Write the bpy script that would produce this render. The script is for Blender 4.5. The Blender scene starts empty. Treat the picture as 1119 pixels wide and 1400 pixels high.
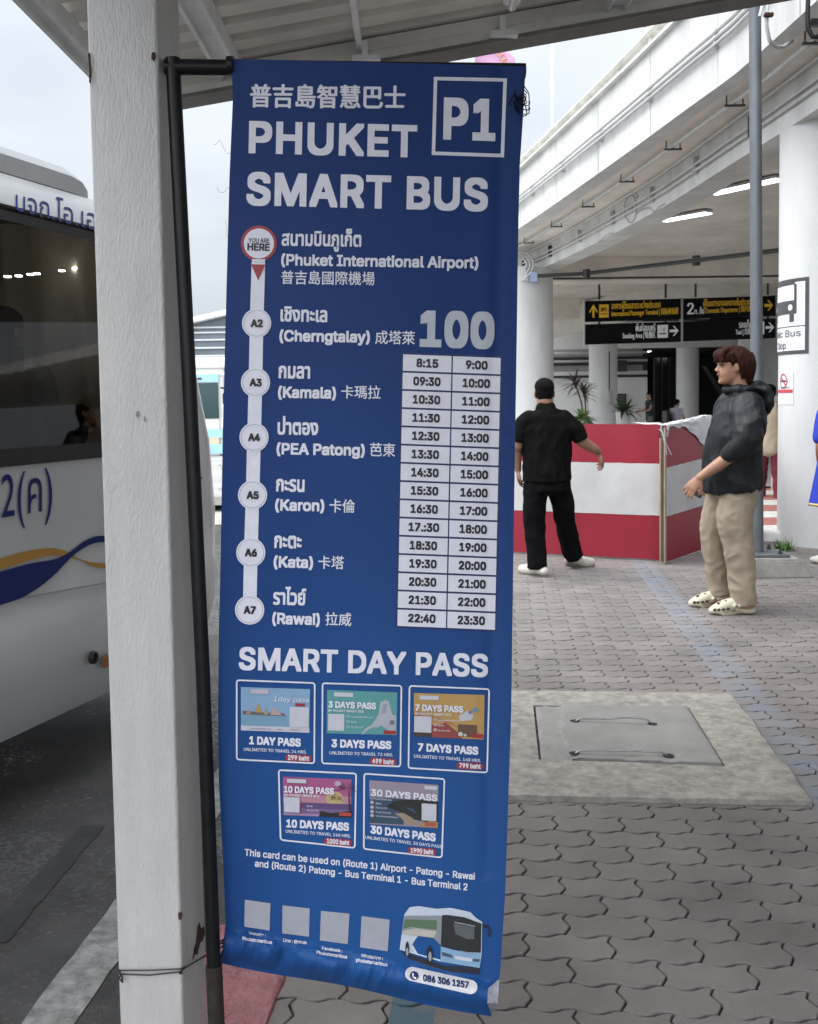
import bpy, bmesh, math, random
import numpy as np
from mathutils import Vector, Matrix, noise
random.seed(7); RNG = np.random.default_rng(7)
SC = bpy.context.scene
COL = SC.collection

# ------------------------------------------------------------------ camera, sky, sun, exposure
FPX, CX, CY, WPX, HPX = 1400.0, 560.0, 629.0, 1119.0, 1400.0
CAMZ, PITCH, ROLL = 1.45, math.atan(0.06), 0.0156
EYE = Vector((0, 0, CAMZ))
_fw = Vector((0, math.cos(PITCH), -math.sin(PITCH)))
_r0 = Vector((1, 0, 0)); _u0 = _r0.cross(_fw)
RIGHT = _r0 * math.cos(ROLL) - _u0 * math.sin(ROLL)
UP = _u0 * math.cos(ROLL) + _r0 * math.sin(ROLL)
cam = bpy.data.cameras.new('camera'); camo = bpy.data.objects.new('camera', cam); COL.objects.link(camo)
camo.matrix_world = Matrix(((RIGHT.x, UP.x, -_fw.x, 0), (RIGHT.y, UP.y, -_fw.y, 0), (RIGHT.z, UP.z, -_fw.z, CAMZ), (0, 0, 0, 1)))
cam.sensor_fit = 'HORIZONTAL'; cam.sensor_width = 36; cam.lens = FPX / WPX * 36
cam.shift_y = (CY - HPX / 2) / WPX; cam.shift_x = 0
cam.clip_start = .05; cam.clip_end = 3000
cam.dof.use_dof = True; cam.dof.focus_distance = 2.3; cam.dof.aperture_fstop = 22
SC.camera = camo
SC.view_settings.view_transform = 'Standard'; SC.view_settings.look = 'None'
SC.view_settings.exposure = 0.75; SC.view_settings.gamma = 1
SC.cycles.max_bounces = 10; SC.cycles.diffuse_bounces = 5; SC.cycles.transparent_max_bounces = 12
SUN_EL, SUN_AZ = math.radians(52), math.radians(-72)
W = bpy.data.worlds.new('World'); SC.world = W; W.use_nodes = True
nt = W.node_tree; bg = nt.nodes['Background']
sky = nt.nodes.new('ShaderNodeTexSky'); sky.sky_type = 'NISHITA'; sky.sun_disc = False
sky.sun_elevation = SUN_EL; sky.sun_rotation = SUN_AZ
tc = nt.nodes.new('ShaderNodeTexCoord')
mp = nt.nodes.new('ShaderNodeMapping'); mp.inputs['Scale'].default_value = (1, 1, 2.6)
nz = nt.nodes.new('ShaderNodeTexNoise'); nz.inputs['Scale'].default_value = 2.2; nz.inputs['Detail'].default_value = 6; nz.inputs['Roughness'].default_value = .55
rp = nt.nodes.new('ShaderNodeValToRGB')
rp.color_ramp.elements[0].position = .3; rp.color_ramp.elements[0].color = (.52, .57, .63, 1)
rp.color_ramp.elements[1].position = .7; rp.color_ramp.elements[1].color = (.70, .73, .77, 1)
sc_ = nt.nodes.new('ShaderNodeVectorMath'); sc_.operation = 'SCALE'
# an overcast sky: brightest overhead and in a glow added behind the viewer, dimmer at the horizon
sz = nt.nodes.new('ShaderNodeSeparateXYZ'); nt.links.new(tc.outputs['Generated'], sz.inputs[0])
zr = nt.nodes.new('ShaderNodeMapRange'); nt.links.new(sz.outputs[2], zr.inputs[0]); zr.inputs[3].default_value = 5.0; zr.inputs[4].default_value = 12.5
dt = nt.nodes.new('ShaderNodeVectorMath'); dt.operation = 'DOT_PRODUCT'; nt.links.new(tc.outputs['Generated'], dt.inputs[0]); dt.inputs[1].default_value = (-.30, -.80, .52)     # glow added behind the viewer to light the foreground from the front
gr = nt.nodes.new('ShaderNodeMapRange'); nt.links.new(dt.outputs['Value'], gr.inputs[0]); gr.inputs[1].default_value = .25; gr.inputs[2].default_value = 1; gr.inputs[3].default_value = 1; gr.inputs[4].default_value = 4.0
ml = nt.nodes.new('ShaderNodeMath'); ml.operation = 'MULTIPLY'; nt.links.new(zr.outputs[0], ml.inputs[0]); nt.links.new(gr.outputs[0], ml.inputs[1]); nt.links.new(ml.outputs[0], sc_.inputs['Scale'])
mx = nt.nodes.new('ShaderNodeMix'); mx.data_type = 'RGBA'; mx.inputs[0].default_value = .94
nt.links.new(tc.outputs['Generated'], mp.inputs[0]); nt.links.new(mp.outputs[0], nz.inputs['Vector'])
nt.links.new(nz.outputs['Fac'], rp.inputs[0]); nt.links.new(rp.outputs[0], sc_.inputs[0])
nt.links.new(sky.outputs[0], mx.inputs[6]); nt.links.new(sc_.outputs[0], mx.inputs[7])
nt.links.new(mx.outputs[2], bg.inputs[0]); bg.inputs[1].default_value = .12
sl = bpy.data.lights.new('sun', 'SUN'); sl.energy = 1.3; sl.angle = math.radians(40); sl.color = (1, .97, .93)
so = bpy.data.objects.new('sun', sl); COL.objects.link(so)
_sd = Vector((math.sin(SUN_AZ) * math.cos(SUN_EL), math.cos(SUN_AZ) * math.cos(SUN_EL), math.sin(SUN_EL)))
so.rotation_euler = _sd.to_track_quat('Z', 'Y').to_euler()

# ------------------------------------------------------------------ helpers
def ray(px, py):
    return _fw + RIGHT * ((px - CX) / FPX) + UP * (-(py - CY) / FPX)
def P(px, py, Y):                       # the point of the place seen at a pixel, Y metres ahead
    d = ray(px, py); return EYE + d * (Y / d.y)
def G(px, py, z=0.0):                   # the same on a level at height z
    d = ray(px, py); return EYE + d * ((z - CAMZ) / d.z)

def mat(name, col, rough=.6, metal=0, var=0, vs=6, bump=0, bs=60, stretch=(1, 1, 1), spec=.5, col2=None, detail=4, dist=.004, coat=0):
    m = bpy.data.materials.new(name); m.use_nodes = True
    n = m.node_tree.nodes; l = m.node_tree.links; b = n['Principled BSDF']
    b.inputs['Base Color'].default_value = (*col, 1); b.inputs['Roughness'].default_value = rough
    b.inputs['Metallic'].default_value = metal; b.inputs['Specular IOR Level'].default_value = spec
    if coat: b.inputs['Coat Weight'].default_value = coat; b.inputs['Coat Roughness'].default_value = .15
    if var or bump:
        t = n.new('ShaderNodeTexCoord'); mp = n.new('ShaderNodeMapping'); mp.inputs['Scale'].default_value = stretch
        l.new(t.outputs['Object'], mp.inputs[0])
    if var:
        z = n.new('ShaderNodeTexNoise'); z.inputs['Scale'].default_value = vs; z.inputs['Detail'].default_value = detail + 3; z.inputs['Roughness'].default_value = .62
        l.new(mp.outputs[0], z.inputs['Vector'])
        r = n.new('ShaderNodeValToRGB'); l.new(z.outputs['Fac'], r.inputs[0])
        a = col2 or tuple(c * (1 - var) for c in col); bb = col if col2 else tuple(min(1, c * (1 + var)) for c in col)
        r.color_ramp.elements[0].position = .33; r.color_ramp.elements[0].color = (*a, 1)
        r.color_ramp.elements[1].position = .67; r.color_ramp.elements[1].color = (*bb, 1)
        l.new(r.outputs[0], b.inputs['Base Color'])
        mr = n.new('ShaderNodeMapRange'); mr.inputs[3].default_value = max(.03, rough - .1); mr.inputs[4].default_value = min(1, rough + .1)
        l.new(z.outputs['Fac'], mr.inputs[0]); l.new(mr.outputs[0], b.inputs['Roughness'])
    if bump:
        z2 = n.new('ShaderNodeTexNoise'); z2.inputs['Scale'].default_value = bs; z2.inputs['Detail'].default_value = detail
        l.new(mp.outputs[0], z2.inputs['Vector'])
        bm_ = n.new('ShaderNodeBump'); bm_.inputs['Strength'].default_value = bump; bm_.inputs['Distance'].default_value = dist
        l.new(z2.outputs['Fac'], bm_.inputs['Height']); l.new(bm_.outputs[0], b.inputs['Normal'])
    return m

def link(o, parent=None):
    COL.objects.link(o)
    if parent is not None:
        o.parent = parent; o.matrix_parent_inverse = parent.matrix_world.inverted()
    return o
def tag(o, label=None, cat=None, group=None, kind=None):
    if label: o['label'] = label
    if cat: o['category'] = cat
    if group: o['group'] = group
    if kind: o['kind'] = kind
    return o
def empty(name, loc, label=None, cat=None, group=None, rz=0):
    o = bpy.data.objects.new(name, None); o.empty_display_size = .1; o.location = loc; o.rotation_euler = (0, 0, rz); COL.objects.link(o)
    o.matrix_world = Matrix.Translation(loc) @ Matrix.Rotation(rz, 4, 'Z')
    return tag(o, label, cat, group)

class MB:                               # collects vertices and faces, links them as one mesh object
    def __init__(s): s.v = []; s.f = []
    def add(s, vs, fs):
        k = len(s.v); s.v += [tuple(v) for v in vs]; s.f += [tuple(i + k for i in f) for f in fs]; return s
    def box(s, a, b, M=None):
        x0, y0, z0 = a; x1, y1, z1 = b
        vs = [Vector(q) for q in ((x0,y0,z0),(x1,y0,z0),(x1,y1,z0),(x0,y1,z0),(x0,y0,z1),(x1,y0,z1),(x1,y1,z1),(x0,y1,z1))]
        if M is not None: vs = [M @ v for v in vs]
        return s.add(vs, [(0,3,2,1),(4,5,6,7),(0,1,5,4),(1,2,6,5),(2,3,7,6),(3,0,4,7)])
    def tube(s, pts, r, n=10, cap=True):
        pts = [Vector(p) for p in pts]; rs = r if hasattr(r, '__len__') else [r] * len(pts)
        rings = []; prev = None
        for i, p in enumerate(pts):
            t = (pts[min(i+1, len(pts)-1)] - pts[max(i-1, 0)]).normalized()
            if prev is None:
                a = t.orthogonal().normalized()
            else:
                a = (prev - t * prev.dot(t)); a = a.normalized() if a.length > 1e-6 else t.orthogonal().normalized()
            prev = a; b = t.cross(a)
            rings.append([p + (a * math.cos(2*math.pi*k/n) + b * math.sin(2*math.pi*k/n)) * rs[i] for k in range(n)])
        vs = [v for rg in rings for v in rg]; fs = []
        for i in range(len(pts)-1):
            for k in range(n):
                fs.append((i*n+k, i*n+(k+1)%n, (i+1)*n+(k+1)%n, (i+1)*n+k))
        if cap: fs += [tuple(range(n-1, -1, -1)), tuple((len(pts)-1)*n + k for k in range(n))]
        return s.add(vs, fs)
    def lathe(s, prof, c=(0,0,0), n=24):
        vs = [(c[0]+r*math.cos(2*math.pi*k/n), c[1]+r*math.sin(2*math.pi*k/n), c[2]+z) for r, z in prof for k in range(n)]
        fs = [(i*n+k, i*n+(k+1)%n, (i+1)*n+(k+1)%n, (i+1)*n+k) for i in range(len(prof)-1) for k in range(n)]
        fs += [tuple(range(n-1,-1,-1)), tuple((len(prof)-1)*n+k for k in range(n))]
        return s.add(vs, fs)
    def prism(s, poly, axis):           # extrude a planar polygon (3d points) along a vector
        n = len(poly); a = [Vector(p) for p in poly]; b = [p + Vector(axis) for p in a]
        return s.add(a + b, [tuple(range(n-1,-1,-1)), tuple(range(n, 2*n))] + [(i, (i+1)%n, n+(i+1)%n, n+i) for i in range(n)])
    def grid(s, fn, nu, nv):            # fn(u,v) -> point
        vs = [fn(i/nu, j/nv) for j in range(nv+1) for i in range(nu+1)]
        return s.add(vs, [(j*(nu+1)+i, j*(nu+1)+i+1, (j+1)*(nu+1)+i+1, (j+1)*(nu+1)+i) for j in range(nv) for i in range(nu)])
    def build(s, name, m, parent=None, smooth=False, bevel=0, origin=None, fix=True):
        me = bpy.data.meshes.new(name)
        vs = s.v
        if parent is not None and origin is None: org = parent.matrix_world.translation.copy()
        else: org = Vector(origin) if origin is not None else Vector((0, 0, 0))
        me.from_pydata([tuple(Vector(v) - org) for v in vs], [], s.f); me.update()
        if bevel or fix:
            bm = bmesh.new(); bm.from_mesh(me)
            if fix: bmesh.ops.recalc_face_normals(bm, faces=bm.faces)
            if bevel:
                es = [e for e in bm.edges if len(e.link_faces) == 2 and e.calc_face_angle(0) > .6]
                bmesh.ops.bevel(bm, geom=es, offset=bevel, segments=2, affect='EDGES', clamp_overlap=True)
            bm.to_mesh(me); bm.free()
        me.materials.append(m)
        if smooth:
            me.polygons.foreach_set('use_smooth', [True] * len(me.polygons))
            try: me.set_sharp_from_angle(angle=math.radians(40))
            except Exception: pass
        o = bpy.data.objects.new(name, me); o.location = org
        COL.objects.link(o)
        if parent is not None:
            o.parent = parent; o.matrix_parent_inverse = parent.matrix_world.inverted()
        o.matrix_world = Matrix.Translation(org)
        if parent is not None: o.matrix_basis = Matrix.Translation(org)
        return o

# text: glyph outlines of Blender's own interface font as 2-d triangles, baseline at 0
_TXT = {}
try:
    import os
    UI_FONT = bpy.data.fonts.load(os.path.join(bpy.utils.system_resource('DATAFILES'), 'fonts', 'Inter.woff2'))
except Exception:
    UI_FONT = None
def _fill(loops):
    """triangles of a set of closed outlines by the non-zero winding rule"""
    from mathutils.geometry import delaunay_2d_cdt
    vs = []; es = []
    for lp in loops:
        k = len(vs); n = len(lp); vs += [Vector(p) for p in lp]; es += [(k+i, k+(i+1) % n) for i in range(n)]
    r = delaunay_2d_cdt(vs, es, [], 0, 1e-5); ov = [(p.x, p.y) for p in r[0]]; tr = [tuple(f) for f in r[2]]
    V = np.array(ov); T = np.array(tr); C = V[T].mean(axis=1); wn = np.zeros(len(C))
    for lp in loops:
        A = np.array(lp); B = np.roll(A, -1, axis=0)
        up = (A[None, :, 1] <= C[:, None, 1]) & (B[None, :, 1] > C[:, None, 1]); dn = (A[None, :, 1] > C[:, None, 1]) & (B[None, :, 1] <= C[:, None, 1])
        cr = (B[None, :, 0]-A[None, :, 0])*(C[:, None, 1]-A[None, :, 1]) - (C[:, None, 0]-A[None, :, 0])*(B[None, :, 1]-A[None, :, 1])
        wn += (up & (cr > 0)).sum(1) - (dn & (cr < 0)).sum(1)
    return ov, [t for t, w in zip(tr, wn) if abs(w) > .5]
def _glyphs(s, space=1.0):
    k = (s, space)
    if k in _TXT: return _TXT[k]
    cu = bpy.data.curves.new('lettering', 'FONT'); cu.body = s; cu.space_character = space; cu.resolution_u = 5
    if UI_FONT and all(ord(c) < 128 for c in s): cu.font = UI_FONT
    o = bpy.data.objects.new('lettering', cu); COL.objects.link(o)
    dg = bpy.context.evaluated_depsgraph_get(); cv = o.evaluated_get(dg).to_curve(dg)
    loops = []
    for sp_ in cv.splines:
        pts = []; bp = list(sp_.bezier_points); n = len(bp)
        for i in range(n):
            a, b = bp[i], bp[(i+1) % n]; p0, p1, p2, p3 = a.co, a.handle_right, b.handle_left, b.co
            straight = abs((p1-p0).cross(p3-p0).z) + abs((p2-p0).cross(p3-p0).z) < 1e-5
            for j in range(1 if straight else 5):
                t = j/5; q = p0*(1-t)**3 + p1*3*t*(1-t)**2 + p2*3*t*t*(1-t) + p3*t**3; pts.append((q.x, q.y))
        c = []
        for p in pts:
            if not c or math.hypot(p[0]-c[-1][0], p[1]-c[-1][1]) > 1e-4: c.append(p)
        if len(c) > 2: loops.append(c)
    o.to_curve_clear(); bpy.data.objects.remove(o); bpy.data.curves.remove(cu)
    _TXT[k] = _fill(loops); return _TXT[k]
_hv, _ = _glyphs('H'); CAPH = max(y for x, y in _hv) - min(y for x, y in _hv)
_cv, _ = _glyphs('島'); CJKT, CJKB = max(y for x, y in _cv), min(y for x, y in _cv)
def text(mb, s, p0, p1, cap, surf, lift=.0009, bold=0.0, upv=(.02, -1), space=1.0, cjk=False, step=.00003):
    """writes s between baseline points p0 and p1 (any 2-d surface units), capitals cap high, through surf(a,b,lift)"""
    v, f = _glyphs(s, space)
    x0 = min(x for x, y in v); x1 = max(x for x, y in v)
    k = cap / CAPH; yb = 0
    if cjk: k = cap / (CJKT - CJKB); yb = CJKB
    w = math.hypot(p1[0]-p0[0], p1[1]-p0[1]); kx = w / (x1 - x0)
    offs = [(0, 0)]
    if bold:
        b = bold * cap; offs = [(dx*b, dy*b) for dx in (-1, 0, 1) for dy in (-1, 0, 1)] if bold > .03 else [(-b, 0), (0, 0), (b, 0), (0, b*.7), (0, -b*.7)]
    ex, ey = (p1[0]-p0[0])/w, (p1[1]-p0[1])/w
    bx = bold * cap if bold else 0
    for i, (dx, dy) in enumerate(offs):
        vs = []
        for x, y in v:
            a = bx + (x - x0) * kx * (w - 2*bx) / w + dx; b = (y - yb) * k + dy
            vs.append(surf(p0[0] + ex*a + upv[0]*b, p0[1] + ey*a + upv[1]*b, lift + i*step))
        mb.add(vs, f)

# ------------------------------------------------------------------ materials
white_paint = mat('white_paint', (.50, .485, .465), .40, var=.07, vs=7, bump=.5, bs=90, stretch=(2.6, 2.6, .75), dist=.006, detail=8)
wall_white = mat('wall_white', (.62, .62, .60), .7, var=.15, vs=2.2, bump=.15, bs=25, stretch=(1, 1, .22))
soffit_mat = mat('soffit_concrete', (.74, .68, .62), .85, var=.14, vs=1.3, bump=.2, bs=20)
column_mat = mat('column_white', (.62, .62, .605), .65, var=.09, vs=1.6, bump=.22, bs=30, stretch=(1, 1, .35))
black_pipe = mat('black_pipe', (.007, .007, .008), .42, spec=.3, var=.25, vs=30, bump=.12, bs=90)
brown_pipe = mat('brown_pipe', (.022, .015, .012), .7, var=.4, vs=40, bump=.3, bs=120)
rust = mat('rust', (.05, .018, .01), .9, var=.5, vs=150, bump=.5, bs=200)
galv = mat('galvanised', (.13, .14, .15), .5, .3, var=.14, vs=14, bump=.1, bs=60, stretch=(1, 1, .3))
conduit = mat('conduit', (.50, .50, .49), .5, .2, var=.12, vs=10)
dark_metal = mat('dark_metal', (.05, .05, .05), .5, .5, var=.2)
roof_mat = mat('roof_sheet', (.86, .83, .76), .5, 0, var=.13, vs=2.5, bump=.06, bs=30)
purlin_mat = mat('purlin_white', (.80, .82, .82), .45, .1, var=.12, vs=6)
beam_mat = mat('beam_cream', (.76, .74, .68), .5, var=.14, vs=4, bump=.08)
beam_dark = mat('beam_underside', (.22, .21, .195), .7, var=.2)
lamp_mat = bpy.data.materials.new('lamp'); lamp_mat.use_nodes = True
_b = lamp_mat.node_tree.nodes['Principled BSDF']; _b.inputs['Emission Color'].default_value = (.95, .98, 1, 1); _b.inputs['Emission Strength'].default_value = 2.2
lamp_dim = lamp_mat.copy(); lamp_dim.name = 'lamp_dim'; lamp_dim.node_tree.nodes['Principled BSDF'].inputs['Emission Strength'].default_value = 8
concrete = mat('concrete', (.41, .38, .335), .92, var=.3, vs=20, bump=.6, bs=70, dist=.006, detail=8, col2=(.205, .19, .17))
concrete_lid = mat('concrete_lid', (.27, .26, .245), .85, var=.13, vs=7, bump=.3, bs=130, dist=.003)
block_mat = mat('block_concrete', (.27, .255, .235), .9, var=.25, vs=8, bump=.4, bs=60)

# fabric of the hanging banner: its blue runs from dark navy borders to a brighter middle
def banner_material():
    m = mat('banner_vinyl', (.014, .045, .17), .46, spec=.22)
    n = m.node_tree.nodes; l = m.node_tree.links; b = n['Principled BSDF']
    t = n.new('ShaderNodeTexCoord')
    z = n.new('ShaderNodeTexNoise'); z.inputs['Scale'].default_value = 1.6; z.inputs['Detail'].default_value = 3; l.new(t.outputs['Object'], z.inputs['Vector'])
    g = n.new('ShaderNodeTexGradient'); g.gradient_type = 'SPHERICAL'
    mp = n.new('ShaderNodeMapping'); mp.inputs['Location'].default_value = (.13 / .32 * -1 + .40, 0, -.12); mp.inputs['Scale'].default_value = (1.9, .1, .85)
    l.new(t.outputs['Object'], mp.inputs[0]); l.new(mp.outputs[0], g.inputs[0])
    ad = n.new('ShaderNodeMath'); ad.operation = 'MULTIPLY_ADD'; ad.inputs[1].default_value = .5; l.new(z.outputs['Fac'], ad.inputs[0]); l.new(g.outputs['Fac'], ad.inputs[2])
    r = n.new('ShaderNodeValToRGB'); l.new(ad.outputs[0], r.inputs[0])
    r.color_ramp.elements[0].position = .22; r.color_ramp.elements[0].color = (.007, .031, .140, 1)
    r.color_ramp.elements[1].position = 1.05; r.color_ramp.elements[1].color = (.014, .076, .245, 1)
    wv = n.new('ShaderNodeTexWave'); wv.wave_type = 'BANDS'; wv.bands_direction = 'X'; wv.inputs['Scale'].default_value = 95; l.new(t.outputs['Object'], wv.inputs[0])
    wz = n.new('ShaderNodeTexWave'); wz.wave_type = 'BANDS'; wz.bands_direction = 'Z'; wz.inputs['Scale'].default_value = 95; l.new(t.outputs['Object'], wz.inputs[0])
    mu = n.new('ShaderNodeMath'); mu.operation = 'ADD'; l.new(wv.outputs['Fac'], mu.inputs[0]); l.new(wz.outputs['Fac'], mu.inputs[1])
    bp = n.new('ShaderNodeBump'); bp.inputs['Strength'].default_value = .25; bp.inputs['Distance'].default_value = .0015; l.new(mu.outputs[0], bp.inputs['Height'])
    l.new(bp.outputs[0], b.inputs['Normal']); l.new(r.outputs[0], b.inputs['Base Color'])
    return m
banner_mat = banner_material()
def ink(name, col, rough=.5):
    return mat(name, col, rough, var=.05, vs=40, bump=.12, bs=400, dist=.001)
ink_white = ink('ink_white', (.68, .665, .73)); ink_pale = ink('ink_pale', (.45, .465, .51)); ink_navy = ink('ink_navy', (.006, .016, .09))
ink_black = ink('ink_black', (.01, .01, .013)); ink_red = ink('ink_red', (.30, .022, .03)); ink_rule = ink('ink_rule', (.42, .41, .48))

# ------------------------------------------------------------------ ground
YAW = math.radians(5.5)                  # the way the kerb and the paving rows run
FU = Vector((math.sin(YAW), math.cos(YAW), 0)); FR = Vector((math.cos(YAW), -math.sin(YAW), 0))
def pav(a, b, z=0): return FR * a + FU * b + Vector((0, 0, z))     # a to the right, b ahead, in the paving's own frame
def to_pav(p): p = Vector(p); return p.dot(FR), p.dot(FU)
ROADZ = -.12
KERB_A = to_pav(G(283, 1330))[0] - .02

def asphalt_material():
    m = mat('asphalt', (.060, .057, .054), .78, bump=.9, bs=220, dist=.006, detail=3, var=.35, vs=3)
    n = m.node_tree.nodes; l = m.node_tree.links; b = n['Principled BSDF']
    t = n.new('ShaderNodeTexCoord')
    v = n.new('ShaderNodeTexNoise'); v.inputs['Scale'].default_value = 1.1; v.inputs['Detail'].default_value = 3; l.new(t.outputs['Object'], v.inputs['Vector'])
    v2 = n.new('ShaderNodeTexNoise'); v2.inputs['Scale'].default_value = 55; v2.inputs['Detail'].default_value = 2; l.new(t.outputs['Object'], v2.inputs['Vector'])
    a = n.new('ShaderNodeMath'); a.operation = 'MULTIPLY'; l.new(v.outputs['Fac'], a.inputs[0]); l.new(v2.outputs['Fac'], a.inputs[1])
    r = n.new('ShaderNodeMapRange'); l.new(a.outputs[0], r.inputs[0]); r.inputs[1].default_value = .27; r.inputs[2].default_value = .36; r.inputs[3].default_value = .84; r.inputs[4].default_value = .28
    l.new(r.outputs[0], b.inputs['Roughness'])
    return m
asphalt = asphalt_material()
g = MB(); g.add([(-900, -300, ROADZ), (900, -300, ROADZ), (900, 1200, ROADZ), (-900, 1200, ROADZ)], [(0, 1, 2, 3)])
tag(g.build('road', asphalt), kind='structure')
far_conc = mat('far_concrete', (.36, .345, .32), .9, var=.15, vs=.3)
g = MB(); g.add([(-70, 13, ROADZ+.004), (1.2, 13, ROADZ+.004), (1.2, 90, ROADZ+.004), (-70, 90, ROADZ+.004)], [(0, 1, 2, 3)])
tag(g.build('bus_yard', far_conc), kind='structure')
line_paint = mat('line_paint', (.36, .35, .33), .8, var=.4, vs=22, bump=.7, bs=120, dist=.005, col2=(.13, .127, .12), detail=6)
dark_patch = mat('dark_patch', (.022, .021, .021), .8, var=.3, vs=20, bump=.5, bs=120)
def strip(name, a0, a1, b0, b1, z, m, jag=.0, n=60):
    mb = MB()
    def fn(u, v):
        b = b0 + (b1-b0)*v; j = jag * noise.noise(Vector((b*9, u*7, z))) + jag*.6*noise.noise(Vector((b*31, u*7, 1)))
        p = pav(a0 + (a1-a0)*u + j, b); return (p.x, p.y, z)
    mb.grid(fn, 1, n); o = mb.build(name, m); tag(o, kind='structure'); return o
la0 = to_pav(G(29, 1400, ROADZ))[0]; la1 = to_pav(G(103, 1400, ROADZ))[0]
strip('road_marking', la0, la1, -2, 30, ROADZ+.004, line_paint, .008, 400)
# long dark tar streak on the asphalt
mb = MB(); pA, pB = G(-10, 1290, ROADZ), G(128, 1130, ROADZ)
sd = (pB-pA).normalized().cross(Vector((0, 0, 1)))
mb.grid(lambda u, v: tuple((pA.lerp(pB, v) + sd*(u-.5)*(.085+.015*noise.noise(Vector((v*6, 0, 3)))) + sd*.006*noise.noise(Vector((v*14, u*3, 9))))[:2]) + (ROADZ+.004,), 1, 40)
tag(mb.build('road_stain', mat('tar_stain', (.036, .035, .034), .75, var=.4, vs=15, bump=.6, bs=150)), kind='structure')

# kerb
mb = MB(); mb.prism([pav(KERB_A-.02, -4, ROADZ), pav(KERB_A+.10, -4, ROADZ), pav(KERB_A+.10, -4, -.004), pav(KERB_A+.01, -4, -.004)], FU*50)
kerb = mb.build('kerb', block_mat); tag(kerb, kind='structure')

# paving: real interlocking blocks with worn edges over a bed of dirt
def paver_material(red=False):
    m = mat('paving_blocks', (.17, .155, .15), .9, bump=.9, bs=170, dist=.003, detail=8)
    n = m.node_tree.nodes; l = m.node_tree.links; b = n['Principled BSDF']
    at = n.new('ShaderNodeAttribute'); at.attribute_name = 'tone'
    t = n.new('ShaderNodeTexCoord')
    z = n.new('ShaderNodeTexNoise'); z.inputs['Scale'].default_value = 2.2; z.inputs['Detail'].default_value = 8; z.inputs['Roughness'].default_value = .65; l.new(t.outputs['Object'], z.inputs['Vector'])
    r = n.new('ShaderNodeValToRGB'); l.new(z.outputs['Fac'], r.inputs[0])
    r.color_ramp.elements[0].position = .3; r.color_ramp.elements[0].color = (.150, .134, .126, 1)
    r.color_ramp.elements[1].position = .72; r.color_ramp.elements[1].color = (.245, .218, .205, 1)
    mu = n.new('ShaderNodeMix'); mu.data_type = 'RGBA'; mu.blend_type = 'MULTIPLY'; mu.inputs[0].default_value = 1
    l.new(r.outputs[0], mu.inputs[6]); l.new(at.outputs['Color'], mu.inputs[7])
    # speckle of pale grit
    z3 = n.new('ShaderNodeTexNoise'); z3.inputs['Scale'].default_value = 95; z3.inputs['Detail'].default_value = 2; l.new(t.outputs['Object'], z3.inputs['Vector'])
    r3 = n.new('ShaderNodeMapRange'); l.new(z3.outputs['Fac'], r3.inputs[0]); r3.inputs[1].default_value = .70; r3.inputs[2].default_value = .76
    r3.inputs[4].default_value = .5
    m3 = n.new('ShaderNodeMix'); m3.data_type = 'RGBA'; l.new(r3.outputs[0], m3.inputs[0]); l.new(mu.outputs[2], m3.inputs[6]); m3.inputs[7].default_value = (.33, .31, .29, 1)
    # worn paint: strips run along the paving's own axis (object x = right, y = ahead)
    sx = n.new('ShaderNodeSeparateXYZ'); l.new(t.outputs['Object'], sx.inputs[0])
    def band(a0, a1, b0, b1, wear_scale, lo, hi):
        def rng(o, lo_, hi_):
            k = n.new('ShaderNodeMath'); k.operation = 'COMPARE'; l.new(o, k.inputs[0]); k.inputs[1].default_value = (lo_+hi_)/2; k.inputs[2].default_value = (hi_-lo_)/2; return k
        i, j = rng(sx.outputs[0], a0, a1), rng(sx.outputs[1], b0, b1)
        k = n.new('ShaderNodeMath'); k.operation = 'MULTIPLY'; l.new(i.outputs[0], k.inputs[0]); l.new(j.outputs[0], k.inputs[1])
        w = n.new('ShaderNodeTexNoise'); w.inputs['Scale'].default_value = wear_scale; w.inputs['Detail'].default_value = 7; w.inputs['Roughness'].default_value = .7; l.new(t.outputs['Object'], w.inputs['Vector'])
        q = n.new('ShaderNodeMapRange'); l.new(w.outputs['Fac'], q.inputs[0]); q.inputs[1].default_value = lo; q.inputs[2].default_value = hi
        k2 = n.new('ShaderNodeMath'); k2.operation = 'MULTIPLY'; l.new(k.outputs[0], k2.inputs[0]); l.new(q.outputs[0], k2.inputs[1]); return k2
    out = m3.outputs[2]
    a_blue, b_blue0 = to_pav(G(1045, 990)); ab0 = to_pav(G(1032, 1000))[0]; ab1 = to_pav(G(1094, 1000))[0]
    an0 = to_pav(G(534, 1385))[0]; an1 = to_pav(G(595, 1385))[0]; rn1 = to_pav(G(388, 1352))[0]
    for (a0, a1, b0, b1, ws, lo, hi, colr) in (
            (ab0, ab1, 2.9, 9.6, 5, .34, .82, (.19, .235, .29)),
            (an0, an1, -3, 2.62, 6, .26, .5, (.085, .135, .165))):
        k = band(a0, a1, b0, b1, ws, lo, hi)
        mm = n.new('ShaderNodeMix'); mm.data_type = 'RGBA'; l.new(k.outputs[0], mm.inputs[0]); l.new(out, mm.inputs[6]); mm.inputs[7].default_value = (*colr, 1); out = mm.outputs[2]
    l.new(out, b.inputs['Base Color'])
    return m
bed_mat = mat('paving_bed', (.030, .027, .025), .95, var=.3, vs=30, bump=.5, bs=150)
g = MB(); g.add([pav(KERB_A+.09, -4, -.014), pav(60, -4, -.014), pav(60, 44, -.014), pav(KERB_A+.09, 44, -.014)], [(0, 1, 2, 3)])
tag(g.build('pavement_bed', bed_mat), kind='structure')
def tri(x):
    x = x - math.floor(x); return 4*x-1 if x < .5 else 3-4*x
def soft(x): return max(-1, min(1, 1.35*math.sin(2*math.pi*x)))
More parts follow.
